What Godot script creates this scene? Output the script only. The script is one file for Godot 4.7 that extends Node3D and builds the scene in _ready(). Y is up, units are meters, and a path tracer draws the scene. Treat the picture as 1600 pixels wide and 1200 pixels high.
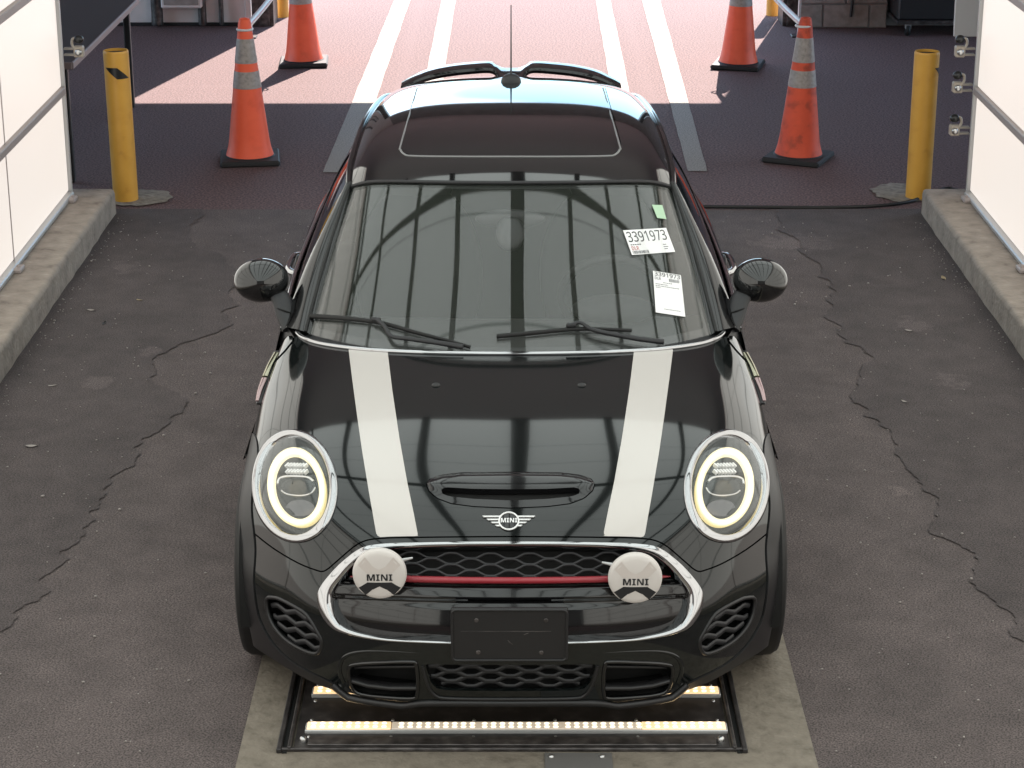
extends Node3D
# A black hatchback with white bonnet stripes parked in a drive-through photo booth.
# Metres, y up. The car's nose is at z = 0, its tail at z = -3.87; the camera stands at z = +5.6.

const FPX := 3344.3          # focal length in photograph pixels (photograph 1600 x 1200)
const PITCH := 0.338674      # 19.4046 degrees down
const CAM := Vector3(0.004, 3.153, 5.607)

var M := {}
var used_names := {}
var rng := RandomNumberGenerator.new()

# ------------------------------------------------------------------ mesh builder
class MB:
	var v := PackedVector3Array()
	var n := PackedVector3Array()
	var uv := PackedVector2Array()
	var uv2 := PackedVector2Array()
	var i := PackedInt32Array()
	func vert(p: Vector3, nn: Vector3, t := Vector2.ZERO) -> int:
		v.append(p); n.append(nn); uv.append(t)
		return v.size() - 1
	func tri(a: int, b: int, c: int) -> void:
		var g := (v[c] - v[a]).cross(v[b] - v[a])
		if g.dot(n[a] + n[b] + n[c]) >= 0.0:
			i.append(a); i.append(b); i.append(c)
		else:
			i.append(a); i.append(c); i.append(b)
	func quad(a: int, b: int, c: int, d: int) -> void:
		tri(a, b, c); tri(a, c, d)
	func face(pts: Array, away: Vector3) -> void:   # flat convex polygon
		var nn: Vector3 = (pts[2] - pts[0]).cross(pts[1] - pts[0]).normalized()
		if nn.dot(away) < 0.0: nn = -nn
		var k := []
		for p in pts: k.append(vert(p, nn))
		for j in range(1, pts.size() - 1): tri(k[0], k[j], k[j + 1])
	func box(c: Vector3, s: Vector3, b := Basis.IDENTITY) -> void:
		bevel_box(c, s, 0.0, b)
	func bevel_box(c: Vector3, s: Vector3, r: float, b := Basis.IDENTITY) -> void:
		var h := s * 0.5
		for ax in 3:
			for sg in [-1.0, 1.0]:
				var o := Vector3.ZERO; o[ax] = sg
				var a1 := (ax + 1) % 3; var a2 := (ax + 2) % 3
				var pts := []
				for q in [[-1, -1], [1, -1], [1, 1], [-1, 1]]:
					var p := Vector3.ZERO
					p[ax] = sg * h[ax]; p[a1] = q[0] * (h[a1] - r); p[a2] = q[1] * (h[a2] - r)
					pts.append(c + b * p)
				face(pts, b * o)
		if r <= 0.0: return
		for ax in 3:
			var a1 := (ax + 1) % 3; var a2 := (ax + 2) % 3
			for s1 in [-1.0, 1.0]:
				for s2 in [-1.0, 1.0]:
					var pts := []
					for e in [-1.0, 1.0]:
						var p := Vector3.ZERO
						p[ax] = e * (h[ax] - r); p[a1] = s1 * h[a1]; p[a2] = s2 * (h[a2] - r)
						pts.append(c + b * p)
					for e in [1.0, -1.0]:
						var p := Vector3.ZERO
						p[ax] = e * (h[ax] - r); p[a1] = s1 * (h[a1] - r); p[a2] = s2 * h[a2]
						pts.append(c + b * p)
					var o := Vector3.ZERO; o[a1] = s1; o[a2] = s2
					face(pts, b * o)
		for sx in [-1.0, 1.0]:
			for sy in [-1.0, 1.0]:
				for sz in [-1.0, 1.0]:
					var g := Vector3(sx, sy, sz)
					face([c + b * (Vector3(h.x, h.y - r, h.z - r) * g), c + b * (Vector3(h.x - r, h.y, h.z - r) * g), c + b * (Vector3(h.x - r, h.y - r, h.z) * g)], b * g)
	# a lofted skin through curves of equal length; away(sum) sets which side is out
	func loft(curves: Array, closed := false, out := 1.0) -> void:
		var m: int = curves.size()
		var k: int = curves[0].size()
		var base := v.size()
		for a in m:
			for b in k:
				var a0: int = maxi(a - 1, 0); var a1: int = mini(a + 1, m - 1)
				var b0: int = (b - 1 + k) % k if closed else maxi(b - 1, 0)
				var b1: int = (b + 1) % k if closed else mini(b + 1, k - 1)
				var da: Vector3 = curves[a1][b] - curves[a0][b]
				var db: Vector3 = curves[a][b1] - curves[a][b0]
				var nn := da.cross(db)
				if nn.length_squared() < 1e-16: nn = Vector3.UP
				vert(curves[a][b], nn.normalized() * out, Vector2(float(b) / k, float(a) / m))
		for a in m - 1:
			for b in (k if closed else k - 1):
				var b1 := (b + 1) % k
				quad(base + a * k + b, base + a * k + b1, base + (a + 1) * k + b1, base + (a + 1) * k + b)
	func tube(path: PackedVector3Array, r0: float, r1 := -1.0, seg := 8, closed := false, flat := 1.0, caps := true) -> void:
		if r1 < 0.0: r1 = r0
		var k := path.size()
		var ref := Vector3.UP
		var d0 := (path[1] - path[0]).normalized()
		if absf(d0.dot(ref)) > 0.9: ref = Vector3.RIGHT
		var base := v.size()
		var sx := d0.cross(ref).normalized()
		for a in k:
			var d: Vector3
			if closed: d = (path[(a + 1) % k] - path[(a - 1 + k) % k]).normalized()
			else: d = (path[mini(a + 1, k - 1)] - path[maxi(a - 1, 0)]).normalized()
			sx = (sx - d * sx.dot(d)).normalized()
			var sy := d.cross(sx)
			var r := lerpf(r0, r1, float(a) / maxf(1.0, k - 1))
			for b in seg:
				var t := TAU * b / seg
				var o := sx * cos(t) + sy * sin(t) * flat
				vert(path[a] + o * r, (sx * cos(t) + sy * sin(t) / flat).normalized())
		for a in (k if closed else k - 1):
			var a1 := (a + 1) % k
			for b in seg:
				var b1 := (b + 1) % seg
				quad(base + a * seg + b, base + a * seg + b1, base + a1 * seg + b1, base + a1 * seg + b)
		if caps and not closed:
			for e in [0, k - 1]:
				var d := (path[1] - path[0]).normalized() * -1.0 if e == 0 else (path[k - 1] - path[k - 2]).normalized()
				var pts := []
				for b in seg: pts.append(v[base + e * seg + b])
				face(pts, d)
	# profile: Vector2(radius, height) turned round the axis y of xf
	func lathe(profile: Array, seg := 24, xf := Transform3D.IDENTITY, smooth := true) -> void:
		var m := profile.size()
		if smooth:
			var base := v.size()
			for a in m:
				var pa: Vector2 = profile[maxi(a - 1, 0)]; var pb: Vector2 = profile[mini(a + 1, m - 1)]
				var d := pb - pa
				for b in seg:
					var t := TAU * b / seg
					var p := Vector3(profile[a].x * cos(t), profile[a].y, profile[a].x * sin(t))
					var nn := Vector3(d.y * cos(t), -d.x, d.y * sin(t)).normalized()
					vert(xf * p, xf.basis * nn, Vector2(float(b) / seg, float(a) / m))
			for a in m - 1:
				for b in seg:
					var b1 := (b + 1) % seg
					quad(base + a * seg + b, base + a * seg + b1, base + (a + 1) * seg + b1, base + (a + 1) * seg + b)
		else:
			for a in m - 1: lathe([profile[a], profile[a + 1]], seg, xf, true)
	func ellipsoid(c: Vector3, r: Vector3, b := Basis.IDENTITY, ns := 24, nr := 14) -> void:
		var base := v.size()
		for a in nr + 1:
			var ph := PI * a / nr
			for s in ns:
				var t := TAU * s / ns
				var d := Vector3(sin(ph) * cos(t), cos(ph), sin(ph) * sin(t))
				vert(c + b * (d * r), (b * (d / r)).normalized())
		for a in nr:
			for s in ns:
				var s1 := (s + 1) % ns
				quad(base + a * ns + s, base + a * ns + s1, base + (a + 1) * ns + s1, base + (a + 1) * ns + s)
	func mirror() -> MB:
		var o := MB.new()
		for p in v: o.v.append(Vector3(-p.x, p.y, p.z))
		for p in n: o.n.append(Vector3(-p.x, p.y, p.z))
		o.uv = uv.duplicate()
		for k in range(0, i.size(), 3):
			o.i.append(i[k]); o.i.append(i[k + 2]); o.i.append(i[k + 1])
		return o
	func add(other: MB) -> void:
		var b := v.size()
		v.append_array(other.v); n.append_array(other.n); uv.append_array(other.uv)
		for k in other.i: i.append(k + b)
	func mesh() -> ArrayMesh:
		var arr := []
		arr.resize(Mesh.ARRAY_MAX)
		arr[Mesh.ARRAY_VERTEX] = v
		arr[Mesh.ARRAY_NORMAL] = n
		arr[Mesh.ARRAY_TEX_UV] = uv
		if uv2.size() == v.size(): arr[Mesh.ARRAY_TEX_UV2] = uv2
		arr[Mesh.ARRAY_INDEX] = i
		var m := ArrayMesh.new()
		m.add_surface_from_arrays(Mesh.PRIMITIVE_TRIANGLES, arr)
		return m

# ------------------------------------------------------------------ C2 spline skins
class Patch:
	var c := []            # rows of PackedVector3Array: B-spline coefficients with ghosts
	var nr := 0
	var nc := 0
	var P := PackedVector3Array()
	var N := PackedVector3Array()
	var Q := PackedVector2Array()    # where each grid point of the LEFT half lies in the photograph
	var nu := 0
	var nv := 0
	static func solve(p: PackedVector3Array) -> PackedVector3Array:
		var k := p.size()
		var out := PackedVector3Array(); out.resize(k)
		out[0] = p[0]; out[k - 1] = p[k - 1]
		if k > 2:
			var cp := []; var dp := PackedVector3Array()
			cp.resize(k); dp.resize(k)
			cp[0] = 0.0; dp[0] = p[0]
			for j in range(1, k - 1):
				var m: float = 4.0 - cp[j - 1]
				cp[j] = 1.0 / m
				var rhs := p[j] * 6.0
				if j == k - 2: rhs -= p[k - 1]
				dp[j] = (rhs - dp[j - 1]) / m
			for j in range(k - 2, 0, -1):
				out[j] = dp[j] - (out[j + 1] * cp[j] if j < k - 2 else Vector3.ZERO)
		var g := PackedVector3Array()
		g.append(out[0] * 2.0 - out[1])
		g.append_array(out)
		g.append(out[k - 1] * 2.0 - out[k - 2])
		return g
	static func make(rows: Array, mirrored := true) -> Patch:
		var o := Patch.new()
		var full := []
		for r in rows:
			var a := PackedVector3Array()
			if mirrored:
				for k in range(r.size() - 1, 0, -1): a.append(Vector3(-r[k][0], r[k][1], r[k][2]))
			for q in r: a.append(Vector3(q[0], q[1], q[2]))
			full.append(a)
		o.nr = full.size(); o.nc = full[0].size()
		var half := []
		for r in full: half.append(solve(r))
		o.c = []
		for r in o.nr + 2:
			var e := PackedVector3Array(); e.resize(o.nc + 2); o.c.append(e)
		for k in o.nc + 2:
			var col := PackedVector3Array()
			for r in o.nr: col.append(half[r][k])
			var s := solve(col)
			for r in o.nr + 2: o.c[r][k] = s[r]
		return o
	static func w(t: float) -> PackedFloat32Array:
		var u := 1.0 - t
		return PackedFloat32Array([u * u * u / 6.0, (3.0 * t * t * t - 6.0 * t * t + 4.0) / 6.0, (3.0 * u * u * u - 6.0 * u * u + 4.0) / 6.0, t * t * t / 6.0])
	static func dw(t: float) -> PackedFloat32Array:
		var u := 1.0 - t
		return PackedFloat32Array([-u * u / 2.0, (3.0 * t * t - 4.0 * t) / 2.0, (4.0 * u - 3.0 * u * u) / 2.0, t * t / 2.0])
	func full(u: float, v: float) -> Array:      # [point, normal]
		var a := clampi(int(floor(u)), 0, nc - 2); var b := clampi(int(floor(v)), 0, nr - 2)
		var wu := w(u - a); var wv := w(v - b); var du := dw(u - a); var dv := dw(v - b)
		var p := Vector3.ZERO; var pu := Vector3.ZERO; var pv := Vector3.ZERO
		for r in 4:
			var row: PackedVector3Array = c[b + r]
			var s := row[a] * wu[0] + row[a + 1] * wu[1] + row[a + 2] * wu[2] + row[a + 3] * wu[3]
			p += s * wv[r]; pv += s * dv[r]
			pu += (row[a] * du[0] + row[a + 1] * du[1] + row[a + 2] * du[2] + row[a + 3] * du[3]) * wv[r]
		return [p, pu.cross(pv).normalized()]
	func sample(u_n: int, v_n: int, v_lo := 0.0, v_hi := -1.0, u_lo := 0.0, u_hi := -1.0) -> void:
		nu = u_n; nv = v_n
		if v_hi < 0.0: v_hi = nr - 1.0
		if u_hi < 0.0: u_hi = nc - 1.0
		P.clear(); N.clear(); Q.clear()
		var wus := []; var dus := []; var as_ := PackedInt32Array()
		for k in nu:
			var u := lerpf(u_lo, u_hi, float(k) / (nu - 1))
			var a := clampi(int(floor(u)), 0, nc - 2)
			as_.append(a); wus.append(w(u - a)); dus.append(dw(u - a))
		for j in nv:
			var v := lerpf(v_lo, v_hi, float(j) / (nv - 1))
			var b := clampi(int(floor(v)), 0, nr - 2)
			var wv := w(v - b); var dv := dw(v - b)
			var row := PackedVector3Array(); var drow := PackedVector3Array()
			for k in nc + 2:
				row.append(c[b][k] * wv[0] + c[b + 1][k] * wv[1] + c[b + 2][k] * wv[2] + c[b + 3][k] * wv[3])
				drow.append(c[b][k] * dv[0] + c[b + 1][k] * dv[1] + c[b + 2][k] * dv[2] + c[b + 3][k] * dv[3])
			for k in nu:
				var a := as_[k]; var x: PackedFloat32Array = wus[k]; var dx: PackedFloat32Array = dus[k]
				var p := row[a] * x[0] + row[a + 1] * x[1] + row[a + 2] * x[2] + row[a + 3] * x[3]
				var pv := drow[a] * x[0] + drow[a + 1] * x[1] + drow[a + 2] * x[2] + drow[a + 3] * x[3]
				var pu := row[a] * dx[0] + row[a + 1] * dx[1] + row[a + 2] * dx[2] + row[a + 3] * dx[3]
				P.append(p); N.append(pu.cross(pv).normalized())
	func turn_out(ref: Vector3) -> void:       # make normals point away from ref
		var k := (nv / 2) * nu + nu / 2
		if N[k].dot(P[k] - ref) < 0.0:
			for j in N.size(): N[j] = -N[j]

func pix(p: Vector3) -> Vector2:
	var d := CAM.z - p.z
	var dep := d * cos(PITCH) + (CAM.y - p.y) * sin(PITCH)
	var up := -(CAM.y - p.y) * cos(PITCH) + d * sin(PITCH)
	return Vector2(800.0 + FPX * (p.x - CAM.x) / dep, 600.0 - FPX * up / dep)
func ray(u: float, v: float) -> Vector3:
	var b := (600.0 - v) / FPX
	return Vector3((u - 800.0) / FPX, b * cos(PITCH) - sin(PITCH), -cos(PITCH) - b * sin(PITCH))
func on_z(u: float, v: float, z: float) -> Vector3:
	var r := ray(u, v)
	return CAM + r * ((z - CAM.z) / r.z)
func on_y(u: float, v: float, y := 0.0) -> Vector3:
	var r := ray(u, v)
	return CAM + r * ((y - CAM.y) / r.y)

# fields over a sampled patch: photograph pixels of the left half
func left_pixels(s: Patch) -> void:
	s.Q.resize(s.P.size())
	for k in s.P.size():
		var p := s.P[k]
		s.Q[k] = pix(Vector3(-absf(p.x), p.y, p.z))
func poly_field(s: Patch, poly: PackedVector2Array, reach := 14.0) -> PackedFloat32Array:
	var lo := poly[0]; var hi := poly[0]
	for p in poly: lo = lo.min(p); hi = hi.max(p)
	lo -= Vector2.ONE * reach; hi += Vector2.ONE * reach
	var out := PackedFloat32Array(); out.resize(s.Q.size()); out.fill(-reach)
	var m := poly.size()
	for k in s.Q.size():
		var q := s.Q[k]
		if q.x < lo.x or q.y < lo.y or q.x > hi.x or q.y > hi.y: continue
		var best := reach * reach; var inside := false
		var a := poly[m - 1]
		for j in m:
			var b := poly[j]
			var e := b - a; var h := q - a
			var t := clampf(h.dot(e) / maxf(e.length_squared(), 1e-9), 0.0, 1.0)
			best = minf(best, (h - e * t).length_squared())
			if (a.y > q.y) != (b.y > q.y) and q.x < e.x * (q.y - a.y) / e.y + a.x: inside = not inside
			a = b
		out[k] = sqrt(best) * (1.0 if inside else -1.0)
	return out
func ellipse_field(s: Patch, c: Vector2, rx: float, ry: float, tilt: float) -> PackedFloat32Array:
	var out := PackedFloat32Array(); out.resize(s.Q.size())
	for k in s.Q.size():
		var d := (s.Q[k] - c).rotated(-tilt)
		out[k] = (1.0 - sqrt(d.x * d.x / (rx * rx) + d.y * d.y / (ry * ry))) * minf(rx, ry)
	return out
func f_min(fields: Array) -> PackedFloat32Array:
	var out: PackedFloat32Array = fields[0].duplicate()
	for j in range(1, fields.size()):
		var f: PackedFloat32Array = fields[j]
		for k in out.size(): out[k] = minf(out[k], f[k])
	return out
func f_max(a: PackedFloat32Array, b: PackedFloat32Array) -> PackedFloat32Array:
	var out := a.duplicate()
	for k in out.size(): out[k] = maxf(out[k], b[k])
	return out
func f_not(a: PackedFloat32Array, grow := 0.0) -> PackedFloat32Array:
	var out := a.duplicate()
	for k in out.size(): out[k] = -out[k] - grow
	return out
func f_in(a: PackedFloat32Array, by: float) -> PackedFloat32Array:
	var out := a.duplicate()
	for k in out.size(): out[k] = out[k] - by
	return out
# the piece of a patch where field >= 0, lifted along its normals; offs may give each point its own lift
func cut(s: Patch, field: PackedFloat32Array, lift := 0.0, offs := PackedFloat32Array(), rim := 0.0) -> MB:
	var o := MB.new()
	var key := PackedInt32Array(); key.resize(s.P.size()); key.fill(-1)
	var edge := {}
	var rims := []
	for j in s.nv - 1:
		for k in s.nu - 1:
			var a := j * s.nu + k
			for tr in [[a, a + 1, a + s.nu + 1], [a, a + s.nu + 1, a + s.nu]]:
				var f0: float = field[tr[0]]; var f1: float = field[tr[1]]; var f2: float = field[tr[2]]
				if f0 < 0.0 and f1 < 0.0 and f2 < 0.0: continue
				var poly := []
				var born := []
				for e in 3:
					var p: int = tr[e]; var q: int = tr[(e + 1) % 3]
					if field[p] >= 0.0:
						if key[p] < 0:
							var l := lift + (offs[p] if offs.size() else 0.0)
							key[p] = o.vert(s.P[p] + s.N[p] * l, s.N[p], Vector2(float(k) / s.nu, float(j) / s.nv))
						poly.append(key[p])
					if (field[p] >= 0.0) != (field[q] >= 0.0):
						var id := mini(p, q) * 1000003 + maxi(p, q)
						if not edge.has(id):
							var t := field[p] / (field[p] - field[q])
							var nn := s.N[p].lerp(s.N[q], t).normalized()
							var l := lift
							if offs.size(): l += lerpf(offs[p], offs[q], t)
							edge[id] = o.vert(s.P[p].lerp(s.P[q], t) + nn * l, nn)
						poly.append(edge[id]); born.append(edge[id])
				for e in range(1, poly.size() - 1): o.tri(poly[0], poly[e], poly[e + 1])
				if rim > 0.0 and born.size() == 2: rims.append(born)
	if rim > 0.0:      # turn the cut edge inwards so that the sheet has thickness
		for b in rims:
			var p0 := o.v[b[0]]; var p1 := o.v[b[1]]
			var n0 := o.n[b[0]]; var n1 := o.n[b[1]]
			o.face([p0, p1, p1 - n1 * rim, p0 - n0 * rim], (p1 - p0).cross(n0))
	return o
# the point of a patch seen at a photograph pixel: [point, normal]
func at_pixel(s: Patch, q: Vector2) -> Array:
	var best := 1e18; var bu := 0.0; var bv := 0.0
	var su := maxi(1, s.nu / 40); var sv := maxi(1, s.nv / 40)
	for j in range(0, s.nv, sv):
		for k in range(0, s.nu, su):
			var p := s.P[j * s.nu + k]
			if (p.x > 0.05) != (q.x > 800.0) and absf(p.x) > 0.05: continue
			var d := pix(p).distance_squared_to(q)
			if d < best: best = d; bu = float(k) / (s.nu - 1) * (s.nc - 1); bv = float(j) / (s.nv - 1) * (s.nr - 1)
	for it in 6:
		var p0 := pix(s.full(bu, bv)[0]); var e := 0.01
		var pu := (pix(s.full(bu + e, bv)[0]) - p0) / e; var pv := (pix(s.full(bu, bv + e)[0]) - p0) / e
		var det := pu.x * pv.y - pu.y * pv.x
		if absf(det) < 1e-6: break
		var d := q - p0
		bu = clampf(bu + clampf((d.x * pv.y - d.y * pv.x) / det, -0.7, 0.7), -0.2, s.nc - 0.8)
		bv = clampf(bv + clampf((pu.x * d.y - pu.y * d.x) / det, -0.7, 0.7), -0.2, s.nr - 0.8)
	var r := s.full(bu, bv)
	var k := (s.nv / 2) * s.nu + s.nu / 2
	if r[1].dot(CAM - r[0]) < 0.0: r[1] = -r[1]
	return r
func lay(s: Patch, px: Array, lift := 0.0) -> PackedVector3Array:
	var out := PackedVector3Array()
	for q in px:
		var r := at_pixel(s, q if q is Vector2 else Vector2(q[0], q[1]))
		out.append(r[0] + r[1] * lift)
	return out
func smooth(px: Array, closed: bool, per := 4) -> Array:     # Catmull-Rom through pixels
	var out := []
	var m := px.size()
	for k in (m if closed else m - 1):
		var g := []
		for d in [-1, 0, 1, 2]:
			var j: int = (k + d + m) % m if closed else clampi(k + d, 0, m - 1)
			g.append(Vector2(px[j][0], px[j][1]))
		for s in per: out.append(g[1].cubic_interpolate(g[2], g[0], g[3], float(s) / per))
	if not closed: out.append(Vector2(px[m - 1][0], px[m - 1][1]))
	return out
func spline3(pts: Array, per := 6) -> PackedVector3Array:
	var out := PackedVector3Array()
	var m := pts.size()
	for k in m - 1:
		var a: Vector3 = pts[maxi(k - 1, 0)]; var b: Vector3 = pts[k]; var c: Vector3 = pts[k + 1]; var d: Vector3 = pts[mini(k + 2, m - 1)]
		for s in per: out.append(b.cubic_interpolate(c, a, d, float(s) / per))
	out.append(pts[m - 1])
	return out
func flip_px(px: Array) -> Array:
	var out := []
	for q in px: out.append([1594.6 - q[0], q[1]])
	out.reverse()
	return out
func around(px: Array) -> PackedVector2Array:    # half outline, ends on the centre line, closed by its mirror image
	var a := PackedVector2Array()
	for q in px: a.append(Vector2(q[0], q[1]))
	for k in range(px.size() - 1, -1, -1):
		if px[k][0] < 796.0: a.append(Vector2(1594.6 - px[k][0], px[k][1]))
	return a

# ------------------------------------------------------------------ naming, parenting, describing
func numbered(called: String) -> String:
	var k: int = used_names.get(called, 0)
	used_names[called] = k + 1
	return called if k == 0 else "%s_%03d" % [called, k]
func tag(o: Node, label: String, category := "", group := "") -> Node:
	o.set_meta("label", label)
	if category: o.set_meta("category", category)
	if group: o.set_meta("group", group)
	return o
func thing(called: String, label: String, category: String, at := Vector3.ZERO, turn := 0.0, group := "") -> Node3D:
	var o := Node3D.new()
	o.name = numbered(called)
	add_child(o)
	o.position = at; o.rotation.y = turn
	tag(o, label, category, group)
	return o
func obj(called: String, mb, m: Material, parent: Node = null, at := Vector3.ZERO) -> MeshInstance3D:
	var o := MeshInstance3D.new()
	o.mesh = mb.mesh() if mb is MB else mb
	o.material_override = m
	if parent == null:
		o.name = numbered(called); add_child(o)
	else:
		o.name = called; parent.add_child(o, true)
	o.position = at
	return o
func struct(called: String, mb, m: Material, at := Vector3.ZERO) -> MeshInstance3D:
	var o := obj(called, mb, m, null, at)
	o.set_meta("kind", "structure")
	return o
func lin(r: float, g: float, b: float) -> Color:
	return Color(r, g, b).linear_to_srgb()
func mat(c: Color, rough := 0.6, metal := 0.0, coat := 0.0) -> StandardMaterial3D:
	var m := StandardMaterial3D.new()
	m.albedo_color = c; m.roughness = rough; m.metallic = metal
	if coat > 0.0:
		m.clearcoat_enabled = true; m.clearcoat = coat; m.clearcoat_roughness = 0.02
	return m
func glow(c: Color, energy: float) -> StandardMaterial3D:
	var m := mat(Color(0.8, 0.8, 0.8), 0.5)
	m.emission_enabled = true; m.emission = c; m.emission_energy_multiplier = energy
	return m
func noise_tex(seed_: int, freq: float, stops: Array, size := 512, octaves := 4, type := FastNoiseLite.TYPE_SIMPLEX_SMOOTH) -> NoiseTexture2D:
	var f := FastNoiseLite.new()
	f.seed = seed_; f.frequency = freq; f.fractal_octaves = octaves; f.noise_type = type
	var t := NoiseTexture2D.new()
	t.width = size; t.height = size; t.seamless = true; t.noise = f
	var g := Gradient.new()
	var offs := PackedFloat32Array(); var cols := PackedColorArray()
	for s in stops: offs.append(s[0]); cols.append(s[1])
	g.offsets = offs; g.colors = cols
	t.color_ramp = g
	return t
func bump_tex(seed_: int, freq: float, strength: float, size := 512, octaves := 4) -> NoiseTexture2D:
	var f := FastNoiseLite.new()
	f.seed = seed_; f.frequency = freq; f.fractal_octaves = octaves
	var t := NoiseTexture2D.new()
	t.width = size; t.height = size; t.seamless = true; t.noise = f
	t.as_normal_map = true; t.bump_strength = strength
	return t
func grey(v: float) -> Color:
	return Color(v, v, v)
func triplanar(m: StandardMaterial3D, scale_: float) -> StandardMaterial3D:
	m.uv1_triplanar = true; m.uv1_world_triplanar = true
	m.uv1_scale = Vector3.ONE * scale_
	return m
func letters(text: String, depth := 0.002, bold := 700) -> TextMesh:
	var t := TextMesh.new()
	var f := SystemFont.new()
	f.font_names = PackedStringArray(["Droid Sans"])
	f.font_weight = bold
	t.font = f; t.text = text; t.font_size = 64; t.pixel_size = 0.01; t.depth = depth
	return t

# ------------------------------------------------------------------ the place
const EXPO := 7.0
const WALL_GLOW := 0.118
const CEIL_GLOW := 0.118

func set_camera_and_light() -> void:
	var cam := Camera3D.new()
	cam.name = "camera"
	cam.fov = rad_to_deg(2.0 * atan(600.0 / FPX))
	cam.near = 0.05; cam.far = 400.0
	add_child(cam)
	cam.position = CAM
	cam.rotation.x = -PITCH
	cam.current = true
	var env := Environment.new()
	env.background_mode = Environment.BG_SKY
	env.tonemap_mode = Environment.TONE_MAPPER_LINEAR
	env.tonemap_exposure = EXPO
	env.sdfgi_enabled = true; env.ssao_enabled = true; env.ssil_enabled = true
	var sk := ProceduralSkyMaterial.new()
	sk.sky_top_color = Color(0.52, 0.64, 0.78)
	sk.sky_horizon_color = Color(0.66, 0.82, 0.86)
	sk.sky_curve = 0.12
	sk.ground_bottom_color = Color(0.32, 0.29, 0.28); sk.ground_horizon_color = Color(0.5, 0.5, 0.5)
	var clouds := FastNoiseLite.new()
	clouds.seed = 11; clouds.frequency = 0.012; clouds.fractal_octaves = 5
	var ct := NoiseTexture2D.new()
	ct.width = 1024; ct.height = 512; ct.seamless = true; ct.noise = clouds
	var g := Gradient.new()
	g.offsets = PackedFloat32Array([0.0, 0.46, 0.62, 1.0])
	g.colors = PackedColorArray([Color(1, 1, 1, 0), Color(1, 1, 1, 0), Color(1, 0.98, 0.97, 0.75), Color(1, 1, 1, 0.95)])
	ct.color_ramp = g
	sk.sky_cover = ct
	sk.sky_cover_modulate = Color(0.62, 0.6, 0.6)
	sk.sky_energy_multiplier = 1.0
	var sky := Sky.new(); sky.sky_material = sk
	env.sky = sky
	env.background_energy_multiplier = 0.64
	var we := WorldEnvironment.new(); we.name = "environment"; we.environment = env
	add_child(we)
	var sun := DirectionalLight3D.new()
	sun.name = "sun"
	sun.light_energy = 0.88; sun.light_angular_distance = 0.5; sun.light_color = Color(1.0, 0.94, 0.9)
	sun.shadow_enabled = true
	add_child(sun)
	sun.look_at_from_position(Vector3.ZERO, Vector3(-0.171, -0.669, 0.723), Vector3.UP)

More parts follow.
